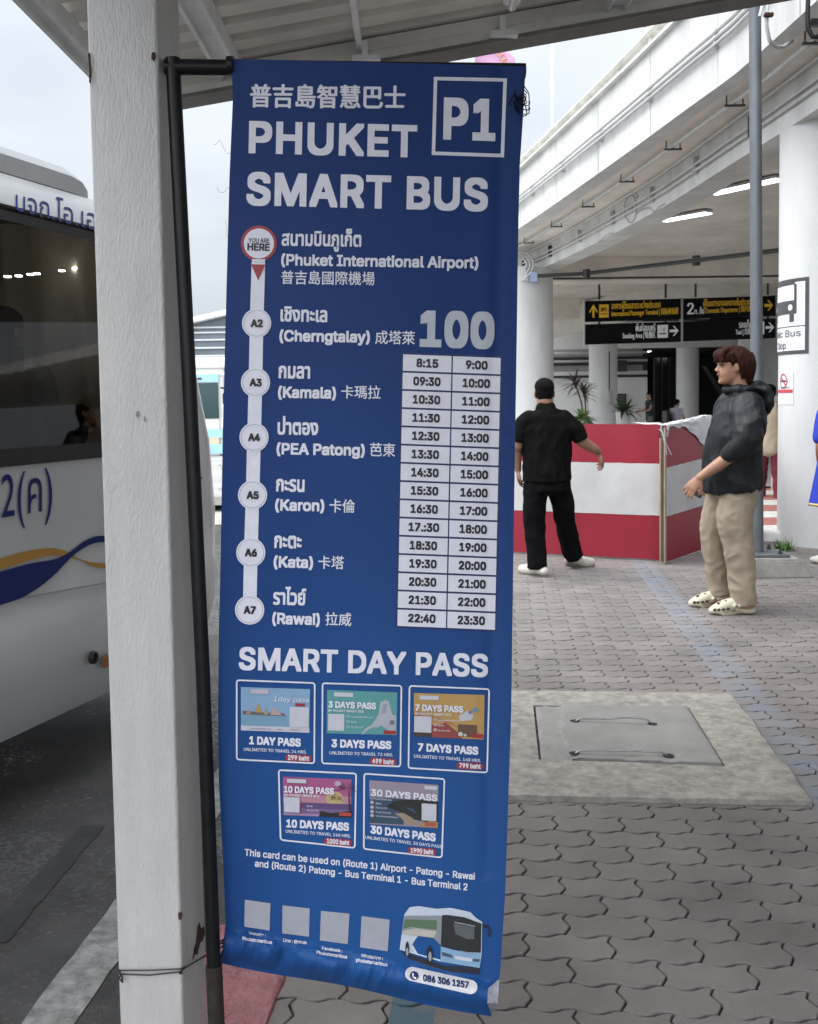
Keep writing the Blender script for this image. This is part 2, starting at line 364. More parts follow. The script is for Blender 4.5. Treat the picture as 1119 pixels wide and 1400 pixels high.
def paving():
    Lb, Hb = .225, .1125
    V = []; F = []; T = []
    S = [0, .06, .12, .19, .25, .31, .38, .44, .5, .56, .62, .69, .75, .81, .88, .94]; Tt = [0, .12, .24, .36, .48, .60, .72, .86]
    per = [(s, 0) for s in S] + [(1, t) for t in Tt] + [(1-s, 1) for s in S] + [(0, 1-t) for t in Tt]
    n = len(per)
    def keep(a, b): return a > KERB_A - .02 and 1.9 < b < 13.2 and a < .62*b + 1.0
    r = 0; b = 1.8
    while b < 13.2:
        a0 = -1.2 + (r % 2) * Lb/2
        k = 0
        while a0 < 8:
            if keep(a0+.1, b):
                tz = random.uniform(-.0015, .0015); ta = random.uniform(-.004, .004); tb = random.uniform(-.004, .004)
                base = len(V); tone = random.gauss(1, .045); hue = random.uniform(-.006, .010)
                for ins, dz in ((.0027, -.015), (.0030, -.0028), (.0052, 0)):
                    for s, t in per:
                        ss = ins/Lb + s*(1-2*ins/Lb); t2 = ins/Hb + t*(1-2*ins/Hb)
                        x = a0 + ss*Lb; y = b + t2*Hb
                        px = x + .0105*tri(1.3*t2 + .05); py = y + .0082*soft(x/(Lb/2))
                        px = max(px, KERB_A + .092 + .004*(dz > -.004)); V.append((px, py, dz + tz + ta*(x-a0-.11) + tb*(y-b-.05))); q_ = tone*(.42 if dz < -.01 else .86 if dz < -.001 else 1); T.append((q_*(1+hue), q_, q_*(1-hue), 1))  # lower rings darker: joint dirt, and joint shade put into the tone
                for q in range(2):
                    for i in range(n):
                        F.append((base+q*n+i, base+q*n+(i+1) % n, base+(q+1)*n+(i+1) % n, base+(q+1)*n+i))
                F.append(tuple(base+2*n+i for i in range(n)))
            a0 += Lb; k += 1
        b += Hb; r += 1
    me = bpy.data.meshes.new('pavement'); me.from_pydata(V, [], F); me.update()
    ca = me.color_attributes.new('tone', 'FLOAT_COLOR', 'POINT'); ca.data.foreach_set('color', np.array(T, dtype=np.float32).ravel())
    me.polygons.foreach_set('use_smooth', [False]*len(me.polygons))
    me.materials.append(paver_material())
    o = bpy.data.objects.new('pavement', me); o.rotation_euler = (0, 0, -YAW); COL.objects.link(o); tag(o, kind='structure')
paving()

# glossy red painted strip of rough screed along the kerb
red_paint = mat('red_kerb_paint', (.27, .085, .09), .28, var=.22, vs=14, bump=.7, bs=38, dist=.012, detail=6)
rn1 = to_pav(G(388, 1352))[0]; mb = MB()
def redk(u, v):
    a = KERB_A - .015 + (rn1 + .006*noise.noise(Vector((v*20, 0, 3))) - KERB_A + .015)*u; b = 1.2 + 1.49*v
    e = min(1, min(u, 1-u, (1-v)*6)*12); z = .004 + .010*e + .0035*noise.noise(Vector((a*14, b*14, 2))) + .002*noise.noise(Vector((a*50, b*50, 5)))
    p = pav(a, b); return (p.x, p.y, z - (.02 if u in (0, 1) or v == 1 else 0))
mb.grid(redk, 30, 160); tag(mb.build('red_painted_kerb', red_paint, smooth=True), kind='structure')

# concrete surround with its lid
def slab_outline(a0, a1, b0, b1, n, jag, seed):
    pts = []
    for (x0, y0, x1, y1) in ((a0, b0, a1, b0), (a1, b0, a1, b1), (a1, b1, a0, b1), (a0, b1, a0, b0)):
        for i in range(n):
            t = i/n; x = x0+(x1-x0)*t; y = y0+(y1-y0)*t
            j = jag*(noise.noise(Vector((x*6, y*6, seed))) + .7*noise.noise(Vector((x*25, y*25, seed)))) if i else 0
            pts.append((x + j*(y1 != y0), y + j*(x1 != x0)))
    return pts
sfr = to_pav(G(1110, 1103)); sbr = to_pav(G(1001, 953))
sa1 = (sfr[0]+sbr[0])/2; sb0, sb1 = sfr[1], sbr[1]; sa0 = sa1 - 1.27
o_slab = empty('concrete_surround', pav((sa0+sa1)/2, (sb0+sb1)/2), 'rough pale concrete surround set in the paving around the manhole lid', 'concrete slab')
lf = to_pav(G(741, 1046)); rf = to_pav(G(988, 1055)); lb = to_pav(G(733, 973)); rb = to_pav(G(940, 976))
ql = [lf, rf, rb, lb]
out = slab_outline(sa0, sa1, sb0, sb1, 30, .010, 2)
hole = []
for i in range(4):
    (x0, y0), (x1, y1) = ql[i], ql[(i+1) % 4]
    cx = sum(q[0] for q in ql)/4; cy = sum(q[1] for q in ql)/4
    for k in range(30):
        t = k/30; x = x0+(x1-x0)*t; y = y0+(y1-y0)*t
        x += (x-cx)*.030; y += (y-cy)*.030
        hole.append((x, y))
# match: outline starts front-left going right, hole starts front-left going right
mb = MB(); N_ = len(out); top = .026; ringsn = 8
vs = []
for q in range(ringsn+1):
    t = q/ringsn
    for i in range(N_):
        x = out[i][0]*(1-t)+hole[i][0]*t; y = out[i][1]*(1-t)+hole[i][1]*t
        z = top + .004*noise.noise(Vector((x*5, y*5, 4))) + .0018*noise.noise(Vector((x*30, y*30, 1)))
        if q == 0: z -= .006
        vs.append(pav(x, y, z))
for i in range(N_): vs.append(pav(out[i][0], out[i][1], -.01))
for i in range(N_): vs.append(pav(hole[i][0], hole[i][1], -.03))
fs = []
for q in range(ringsn):
    for i in range(N_): fs.append((q*N_+i, q*N_+(i+1) % N_, (q+1)*N_+(i+1) % N_, (q+1)*N_+i))
for i in range(N_):
    fs.append(((ringsn+1)*N_+i, (ringsn+1)*N_+(i+1) % N_, (i+1) % N_, i)); fs.append((ringsn*N_+i, ringsn*N_+(i+1) % N_, (ringsn+2)*N_+(i+1) % N_, (ringsn+2)*N_+i))
mb.add(vs, fs); mb.build('slab', concrete, o_slab, smooth=True)
o_lid = empty('manhole_lid', pav(cx, cy), 'smooth grey square concrete manhole lid with two wire lifting handles', 'manhole lid')
mb = MB(); nn = 24
def lidp(u, v):
    x = (lf[0]*(1-u)+rf[0]*u)*(1-v)+(lb[0]*(1-u)+rb[0]*u)*v; y = (lf[1]*(1-u)+rf[1]*u)*(1-v)+(lb[1]*(1-u)+rb[1]*u)*v
    e = min(u, v, 1-u, 1-v); z = .040 + .0012*noise.noise(Vector((x*9, y*9, 8))) - (.006 if e < .015 else 0)
    ch = noise.noise(Vector((u*9, v*9, 5)))
    if u < .17+.05*ch: z -= .012+.006*noise.noise(Vector((u*40, v*40, 2)))
    if v < .12 and ch > .1: z -= .004
    return pav(x, y, z)
mb.grid(lidp, 60, 60)
rim = [lidp(u, 0) for u in np.linspace(0, 1, 20)] + [lidp(1, v) for v in np.linspace(0, 1, 20)] + [lidp(u, 1) for u in np.linspace(1, 0, 20)] + [lidp(0, v) for v in np.linspace(1, 0, 20)]
mb.add(rim + [Vector((p.x, p.y, -.02)) for p in rim], [(i, (i+1) % 80, 80+(i+1) % 80, 80+i) for i in range(80)])
mb.build('lid', concrete_lid, o_lid, smooth=True)
steel = mat('wire_steel', (.22, .21, .20), .38, .8, var=.25, vs=40)
hole_mat = mat('hole_dark', (.02, .02, .02), .9)
for (x0, y0, x1, y1, hump) in ((787, 985, 893, 989, 1), (786, 1029, 915, 1032, 0)):
    a, b = G(x0, y0, .043), G(x1, y1, .043); m_ = MB(); pts = []
    for i in range(15):
        t = i/14; p = a.lerp(b, t); p.z += .006 + (math.sin(math.pi*t)**.5*.006 if 0 < t < 1 else -.012) + hump*.010*max(0, math.sin((t-.45)*5)); pts.append(p)
    m_.tube(pts, .0040, 8); m_.build('lifting_handle', steel, o_lid, smooth=True)
    for p in (a, b):
        m_ = MB(); m_.lathe([(.022, .0405), (.016, .0425)], (p.x, p.y, 0), 14); m_.build('handle_recess', hole_mat, o_lid)

# ------------------------------------------------------------------ white steel post
def line_at_z(pa, pb, z):
    t = (z - pa.z)/(pb.z - pa.z); return pa.lerp(pb, t)
PY = 2.06
e_fl = (P(118, 0, PY+.012), P(164, 1400, PY+.012)); e_fr = (P(214, 0, PY), P(251, 1400, PY)); e_br = (P(245.5, 0, PY+.135), P(285, 1400, PY+.135))
e_bl = (e_fl[0]+e_br[0]-e_fr[0], e_fl[1]+e_br[1]-e_fr[1])
def post_pt(e, z): return line_at_z(e[0], e[1], z)
root = empty('steel_post', post_pt(e_fl, ROADZ), 'thick white painted square steel post carrying the canopy beside the bus', 'post')
mb = MB(); NZ = 60; sec = []
def rounded(ps, r, k=4):
    out = []
    for i in range(4):
        p = ps[i]; a = (ps[i-1]-p).normalized(); b = (ps[(i+1) % 4]-p).normalized()
        c = p + (a+b)*r
        for j in range(k+1):
            th = j/k*math.pi/2
            out.append(c - b*r*math.cos(th) - a*r*math.sin(th) if True else p)
    return out
for i in range(NZ+1):
    z = ROADZ + (3.05-ROADZ)*i/NZ
    sec.append(rounded([post_pt(e, z) for e in (e_fl, e_fr, e_br, e_bl)], .007))
nk = len(sec[0]); vs = [p for s in sec for p in s]
fs = [(i*nk+k, i*nk+(k+1) % nk, (i+1)*nk+(k+1) % nk, (i+1)*nk+k) for i in range(NZ) for k in range(nk)]
mb.add(vs, fs); mb.build('shaft', white_paint, root, smooth=True)
def chip(pxs, Y, seed, nrm=(0, -1, 0), thick=.0012):
    m_ = MB(); c = (sum(p[0] for p in pxs)/len(pxs), sum(p[1] for p in pxs)/len(pxs))
    pts = [P(x, y, Y) for x, y in pxs]
    m_.prism(pts, Vector(nrm)*thick); return m_
for pxs, Y in (([(121, 73), (124, 72), (125, 86), (126, 100), (124.5, 115), (122.5, 112), (123, 96)], PY+.0075), ([(208, 72), (213, 71), (214, 78), (211, 84), (207.5, 80)], PY-.001),
               ([(244, 1249), (248, 1246), (250.5, 1250), (248, 1258), (245, 1257)], PY-.001), ([(245, 1329), (250, 1328), (250, 1332), (246, 1332)], PY-.001),
               ([(187, 563), (190, 561), (191, 565), (188, 571), (186, 568)], PY+.0025), ([(198, 569), (200, 572), (199, 577), (197, 575)], PY+.0015)):
    m = rust if pxs[0][1] < 500 or pxs[0][1] > 1000 else mat('scuff', (.25, .23, .21), .9)
    chip(pxs, Y, 1, thick=.0012 if pxs[0][1] < 500 or pxs[0][1] > 1000 else .0006).build('rust_chip', m, root)
# peeled patch low on the side face
m_ = MB(); sp = lambda u, z: post_pt(e_fr, z).lerp(post_pt(e_br, z), u) + Vector((.0006, 0, 0))
poly = [sp(.42, .262), sp(.50, .283), sp(.58, .287), sp(.66, .315), sp(.74, .322), sp(.80, .303), sp(.92, .300), sp(.97, .281), sp(.86, .272), sp(.74, .275), sp(.62, .258), sp(.52, .266)]
m_.prism(poly, (.0008, 0, 0)); m_.build('rust_chip', rust, root)

# ------------------------------------------------------------------ black pipe frame that holds the banner
fr = empty('banner_frame', G(300, 1420), 'black painted pipe frame tied upright to the white post, holding the banner', 'pipe frame')
PYF = 2.085
top_c = P(237, 90, PYF); bot_c = P(293.2, 1326, PYF-.02)
lowdir = (bot_c - top_c).normalized()
gnd = bot_c + lowdir * ((0 - bot_c.z)/lowdir.z)
topbar_end = P(719, 97, 2.118)
topbar_s = P(237, 91, PYF)
m_ = MB(); m_.tube([top_c + Vector((0, 0, .015)), top_c.lerp(bot_c, .33) + Vector((.004, 0, 0)), top_c.lerp(bot_c, .66) + Vector((.005, 0, 0)), bot_c], .0148, 16); m_.build('upright', black_pipe, fr, smooth=True)
m_ = MB(); m_.tube([bot_c - lowdir*.01, gnd], .0175, 16); m_.build('lower_pipe', brown_pipe, fr, smooth=True)
m_ = MB(); m_.tube([topbar_s - Vector((.016, 0, 0)), topbar_end], .0155, 16); m_.build('top_bar', black_pipe, fr, smooth=True)
m_ = MB(); m_.tube([topbar_s + Vector((.110, -.002, 0)), topbar_s + Vector((.122, -.003, 0))], .018, 16); m_.build('collar', black_pipe, fr, smooth=True)

# ------------------------------------------------------------------ banner
LE = [(317, 80), (319, 136), (314.5, 238), (312, 330), (308, 480), (305, 605), (303.5, 694), (301.5, 800), (300, 857), (298.8, 975), (300, 1070), (306.5, 1192), (309, 1262), (306, 1290), (302, 1317)]
RE = [(719.5, 90), (716, 160), (711.5, 227), (709, 345), (707.8, 439), (705, 620), (702.3, 793), (699.8, 975), (696, 1090), (691.5, 1224), (685.5, 1318), (683, 1352), (672, 1391)]
def edge(tab, y):
    if y <= tab[0][1]: return tab[0][0]
    for (x0, y0), (x1, y1) in zip(tab, tab[1:]):
        if y <= y1: return x0 + (x1-x0)*(y-y0)/(y1-y0)
    return tab[-1][0]
def bdepth(px, py):
    t = (py-85)/1290; u = (px-300)/400
    Y = 2.075 + .03*t - .15*u*max(0, t-.15)**1.5 - .02*math.sin(math.pi*min(1, max(0, u)))
    Y += .0035*math.sin(px*.021 + 1.1*math.sin(py*.003)) * (.4 + t)
    Y += .006*noise.noise(Vector((px*.006, py*.0025, 2)))
    # long sleeve creases near the right edge
    Y += .004*math.exp(-((px-(690-.02*py))/10)**2)*(1 if py < 1200 else .4)
    # rolled pocket along the bottom
    seam = 1268 + .205*(px-305) + 6*noise.noise(Vector((px*.03, 0, 5)))
    low = 1314 + .20*(px-302)
    s = (py-seam)/max(1, low-seam)
    if s > 0:
        s = min(1.1, s)
        Y -= .022*math.sin(math.pi*min(1, s)) - .012*max(0, s-.8)
        k = math.exp(-((px-420)/130)**2)
        Y += k*.026*noise.noise(Vector((px*.045 + py*.012, py*.008, 3)))*math.sin(math.pi*min(1, s))
        Y += k*.020*abs(noise.noise(Vector((px*.07 + py*.03, py*.01, 7))))
    return Y
def bsurf(px, py, lift=0.0): return P(px, py, bdepth(px, py) - lift)
bn = empty('hanging_banner', P(510, 1330, 2.1), 'tall blue bus timetable banner hanging from the black pipe frame', 'banner')
mb = MB()
def bq(u, v):
    yl = 80 + (1317-80)*v; yr = 90 + (1391-90)*v
    # the bottom roll sags a little between its ends
    x = edge(LE, yl)*(1-u) + edge(RE, yr)*u; y = yl*(1-u) + yr*u
    w = v**8
    y += w*(4*math.sin(u*9+.5) - 4*math.sin(.5) if 0 < u < 1 else 0)*.5
    return x, y
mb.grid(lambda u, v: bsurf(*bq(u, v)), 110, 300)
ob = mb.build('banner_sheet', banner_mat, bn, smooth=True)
ob.data.shade_smooth() if hasattr(ob.data, 'shade_smooth') else None
# sleeve over the bar: closed back
mb = MB()
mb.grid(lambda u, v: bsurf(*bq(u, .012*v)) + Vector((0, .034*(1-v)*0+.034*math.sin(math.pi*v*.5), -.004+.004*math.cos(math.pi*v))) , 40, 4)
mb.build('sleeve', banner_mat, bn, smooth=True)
mb = MB(); pe = [bsurf(*bq(u, 1)) + Vector((0, .014, .012)) for u in np.linspace(-.0, 1.012, 12)]
mb.tube(pe, .010, 12); mb.build('bottom_rod', black_pipe, bn, smooth=True)
m_ = MB(); m_.add([bsurf(668, 1352, .006), bsurf(684, 1338, .006), bsurf(681, 1372, .008), bsurf(673, 1388, .008), bsurf(667, 1372, .012)], [(0, 1, 2, 3, 4)])
m_.build('frayed_corner', mat('worn_vinyl', (.20, .20, .24), .35, var=.4, vs=80), bn)

def quadgrid(mb, q, lift, k=12, jag=0):
    """a four-cornered printed patch (TL,TR,BR,BL in banner pixels) that follows the cloth"""
    w = max(abs(q[1][0]-q[0][0]), abs(q[2][0]-q[3][0])); h = max(abs(q[3][1]-q[0][1]), abs(q[2][1]-q[1][1]))
    nu, nv = max(1, int(w/k)+1), max(1, int(h/k)+1)
    def fn(u, v):
        x = (q[0][0]*(1-u)+q[1][0]*u)*(1-v)+(q[3][0]*(1-u)+q[2][0]*u)*v; y = (q[0][1]*(1-u)+q[1][1]*u)*(1-v)+(q[3][1]*(1-u)+q[2][1]*u)*v
        return bsurf(x, y, lift)
    mb.grid(fn, nu, nv)
def disc(mb, c, r, lift, n=32, r2=0):
    a = [bsurf(c[0]+r*math.cos(2*math.pi*i/n), c[1]+r*math.sin(2*math.pi*i/n), lift) for i in range(n)]
    if r2:
        b = [bsurf(c[0]+r2*math.cos(2*math.pi*i/n), c[1]+r2*math.sin(2*math.pi*i/n), lift) for i in range(n)]
        mb.add(a+b, [(i, (i+1) % n, n+(i+1) % n, n+i) for i in range(n)])
    else:
        mb.add(a+[bsurf(c[0], c[1], lift)], [(i, (i+1) % n, n) for i in range(n)])
def polyf(mb, pts, lift):
    bm_pts = [bsurf(x, y, lift) for x, y in pts]; mb.add(bm_pts, [tuple(range(len(pts)))])
def rrect_ring(mb, q, r, th, lift):
    """rounded frame line following four corners"""
    def outline(ins):
        pts = []
        c = [Vector(p) for p in q]; cc = sum(c, Vector((0, 0)))/4
        for i in range(4):
            p = c[i]; a = (c[i-1]-p).normalized(); b = (c[(i+1) % 4]-p).normalized()
            p2 = p + (a+b)*ins; rr = max(.3, r-ins)
            for j in range(6):
                th_ = j/5*math.pi/2; pts.append(p2 + (a+b)*rr - b*rr*math.cos(th_) - a*rr*math.sin(th_))
            nx = c[(i+1) % 4]; 
            a2 = (p-nx).normalized(); b2 = (c[(i+2) % 4]-nx).normalized(); e = nx + (a2+b2)*ins + a2*rr*1.0
            s = p2 + b*rr
            for j in range(1, 8): pts.append(s.lerp(nx + (a2+b2)*ins + a2*rr, j/8))
        return pts
    A, B = outline(0), outline(th); n = len(A)
    mb.add([bsurf(p.x, p.y, lift) for p in A] + [bsurf(p.x, p.y, lift) for p in B], [(i, (i+1) % n, n+(i+1) % n, n+i) for i in range(n)])

hd = MB()
text(hd, '普吉島智慧巴士', (342, 146), (555, 148.5), 31.5, bsurf, bold=.03, cjk=True)
text(hd, 'PHUKET', (340.5, 207), (570.5, 213), 40, bsurf, bold=.055, space=1.06)
text(hd, 'SMART BUS', (337.4, 278), (667.6, 286.5), 41, bsurf, bold=.055, space=1.06)
hd.build('heading_lettering', ink_white, bn); hd = MB()
text(hd, 'P1', (606.7, 187.5), (678, 190), 52, bsurf, bold=.055, space=1.06)
rrect_ring(hd, [(594, 104.6), (694, 106.6), (690, 214.9), (591, 211.5)], .6, 4.8, .0012)
hd.build('bay_number', ink_white, bn); hd = MB()
text(hd, 'SMART DAY PASS', (327, 914.5), (667.8, 924.5), 28.5, bsurf, bold=.05, space=1.03)
hd.build('heading_lettering', ink_white, bn)
m_ = MB(); text(m_, '100', (574.5, 471), (676.5, 474), 44, bsurf, bold=.07, space=1.05); m_.build('route_number', ink_pale, bn)
st = MB()
for s, p0, p1, cap, b, cj in (
        ('สนามบินภูเก็ต', (385.7, 335), (494.6, 336.6), 14, .045, 0), ('(Phuket International Airport)', (385, 361.8), (654.7, 366.2), 14.2, .05, 0), ('普吉島國際機場', (385, 388), (513, 390), 18.5, .012, 1),
        ('เชิงทะเล', (384, 438.5), (448, 439.7), 14, .05, 0), ('(Cherngtalay)', (382.6, 465.8), (506.4, 467.6), 14.2, .055, 0), ('成塔萊', (513.5, 470), (568, 471), 18.5, .012, 1),
        ('กมลา', (381.4, 516.3), (424.6, 517), 14.5, .05, 0), ('(Kamala)', (380.6, 543), (460, 544.3), 14.2, .055, 0), ('卡瑪拉', (467, 544.6), (521, 545.4), 18, .012, 1),
        ('ป่าตอง', (380, 593.3), (435.7, 594.2), 14.5, .05, 0), ('(PEA Patong)', (378.6, 620.3), (499.4, 622.6), 14.2, .055, 0), ('芭東', (506.4, 623.6), (541, 624.4), 18.5, .012, 1),
        ('กะรน', (378, 671), (417, 672), 14.5, .05, 0), ('(Karon)', (376.7, 697.3), (444, 698.5), 14.2, .055, 0), ('卡倫', (451, 700.5), (486, 701.3), 18.5, .012, 1),
        ('กะตะ', (375.5, 748.5), (413, 749.3), 14.5, .05, 0), ('(Kata)', (374.7, 775), (428.6, 776.2), 14.2, .055, 0), ('卡塔', (435.7, 777.5), (471, 778.3), 18, .012, 1),
        ('ราไวย์', (374, 826), (419, 827), 14.5, .05, 0), ('(Rawai)', (372.7, 852.5), (438, 854), 14.2, .055, 0), ('拉威', (445.5, 855), (481, 856), 18, .012, 1)):
    text(st, s, p0, p1, cap, bsurf, bold=b, cjk=bool(cj))
text(st, 'This card can be used on (Route 1) Airport - Patong - Rawai', (335, 1169.7), (650, 1203), 8.8, bsurf, bold=.035)
text(st, 'and (Route 2) Patong - Bus Terminal 1 - Bus Terminal 2', (349, 1184.8), (640, 1217.5), 8.8, bsurf, bold=.035)
for s, p0, p1, cap in (('Website :', (341, 1277.5), (364, 1281), 3.8), ('Phuketsmartbus', (332, 1285.5), (372.5, 1291), 4.6), ('Line : @pksb', (388, 1287.5), (420, 1291.5), 4.4), ('Facebook :', (441, 1298.5), (469, 1302.5), 4.2),
                       ('Phuketsmartbus', (433.5, 1304.5), (475.5, 1311), 4.6), ('WhatsApp :', (494.5, 1308.5), (524.5, 1313), 4.2), ('phuketsmartbus', (487.5, 1314.8), (530.5, 1321.5), 4.6)):
    text(st, s, p0, p1, cap, bsurf, bold=.04, lift=.0022)
st.build('stop_lettering', ink_white, bn)

# route line with its stops
rt = MB()
cl = [(354, 358), (351.5, 441.7), (350, 522.7), (348, 597.8), (346, 676.8), (343.6, 755.5), (342, 834)]
rt.grid(lambda u, v: bsurf(np.interp(358+476*v, [c[1] for c in cl], [c[0] for c in cl]) + (u-.5)*18.6, 358+476*v, .0008), 2, 60)
rt.build('route_line', ink_white, bn)
for i, c in enumerate(cl):
    if i == 0: c = (354.6, 332.7)
    m_ = MB()
    if i == 0: disc(m_, c, 24.6, .0016); polyf(m_, [(344, 361), (363.5, 361.5), (353.5, 383)], .0022); o = m_.build('stop_marker', ink_red, bn)
    else: disc(m_, c, 20, .0016); o = m_.build('stop_marker', ink_white, bn)
    m_ = MB()
    if i == 0:
        disc(m_, c, 20.6, .0024, r2=0); quadgrid(m_, [(345.5, 354), (363.5, 354.4), (362.5, 358), (345, 357.6)], .0024); m_.build('marker_face', ink_white, o)
        m_ = MB(); text(m_, 'YOU ARE', (340.3, 331.3), (369, 332), 6.2, bsurf, lift=.0032, bold=.03); text(m_, 'HERE', (338.8, 341.5), (369.3, 342.5), 9, bsurf, lift=.0032, bold=.06)
    else:
        disc(m_, c, 18.2, .0022, r2=17.2); m_.build('marker_ring', ink_rule, o)
        m_ = MB(); text(m_, 'A%d' % (i+1), (c[0]-8.3, c[1]+4.6), (c[0]+8.3, c[1]+5), 9.4, bsurf, lift=.0028, bold=.075)
    m_.build('marker_lettering', ink_black, o)

# timetable
TIMES = ['8:15', '9:00', '09:30', '10:00', '10:30', '11:00', '11:30', '12:00', '12:30', '13:00', '13:30', '14:00', '14:30', '15:00', '15:30', '16:00', '16:30', '17:00', '17.:30', '18:00', '18:30', '19:00', '19:30', '20:00', '20:30', '21:00', '21:30', '22:00', '22:40', '23:30']
ql_ = [(551, 483), (686.5, 488), (678.5, 862.5), (543, 857)]
def tq(u, v):
    return ((ql_[0][0]*(1-u)+ql_[1][0]*u)*(1-v)+(ql_[3][0]*(1-u)+ql_[2][0]*u)*v, (ql_[0][1]*(1-u)+ql_[1][1]*u)*(1-v)+(ql_[3][1]*(1-u)+ql_[2][1]*u)*v)
m_ = MB(); quadgrid(m_, [(549.8, 481.8), (687.7, 486.8), (679.7, 863.8), (541.8, 858.2)], .0008); tt = m_.build('timetable', ink_navy, bn)
m_ = MB(); md = MB()
for r in range(15):
    for c in range(2):
        u0, u1 = (.008, .497) if c == 0 else (.511, .992); v0, v1 = r/15+.0035, (r+1)/15-.0035
        quadgrid(m_, [tq(u0, v0), tq(u1, v0), tq(u1, v1), tq(u0, v1)], .0016)
        s = TIMES[r*2+c]; cx_, cy_ = tq((u0+u1)/2, (v0+v1)/2); w = {4: 30, 5: 37.5, 6: 42}[len(s)]
        text(md, s, (cx_-w/2, cy_+5.0-.7), (cx_+w/2, cy_+5.0+.7), 10.6, bsurf, lift=.0024, bold=.065)
m_.build('time_cells', ink_white, tt); md.build('time_digits', ink_black, tt)

# day-pass cards
def c7(x, y): return (300+.3753*x, 870+.3751*y)
def cardq(q): 
    def f(a, b): return ((q[0][0]*(1-a)+q[1][0]*a)*(1-b)+(q[3][0]*(1-a)+q[2][0]*a)*b, (q[0][1]*(1-a)+q[1][1]*a)*(1-b)+(q[3][1]*(1-a)+q[2][1]*a)*b)
    return f
_ink = {}
def cink(c):
    if c not in _ink: _ink[c] = ink('print_colour', c)
    return _ink[c]
def pic(parent, f, shapes):
    for i, (c, pts) in enumerate(shapes):
        m_ = MB()
        if len(pts) == 4 and pts[0][1] == pts[1][1]: quadgrid(m_, [f(*p) for p in pts], .0010+.00022*i)
        else: polyf(m_, [f(*p) for p in pts], .0010+.00022*i)
        m_.build('picture_patch', cink(c), parent)
def R4(x0, y0, x1, y1): return [(x0, y0), (x1, y0), (x1, y1), (x0, y1)]
def circ(x, y, r, n=14, k=1.45): return [(x+r*math.cos(2*math.pi*i/n), y+k*r*math.sin(2*math.pi*i/n)) for i in range(n)]
def palm(x, y, s):
    out = []
    for a in (-150, -120, -60, -25, 10, 170, 200):
        t = math.radians(a); d = (math.cos(t), math.sin(t)); tip = (x+d[0]*s, y+d[1]*s*1.3+.25*s); mid = (x+d[0]*s*.55, y+d[1]*s*.75-.05*s)
        out.append(((.03, .02, .03), [(x, y), (mid[0], mid[1]-.05*s), tip, (mid[0], mid[1]+.12*s)]))
    return out
W_ = (.50, .49, .54); SKYB = (.20, .33, .47); TEAL = (.085, .27, .27); GOLD = (.42, .25, .075); PINK = (.33, .08, .20); DUSK = (.27, .22, .27)
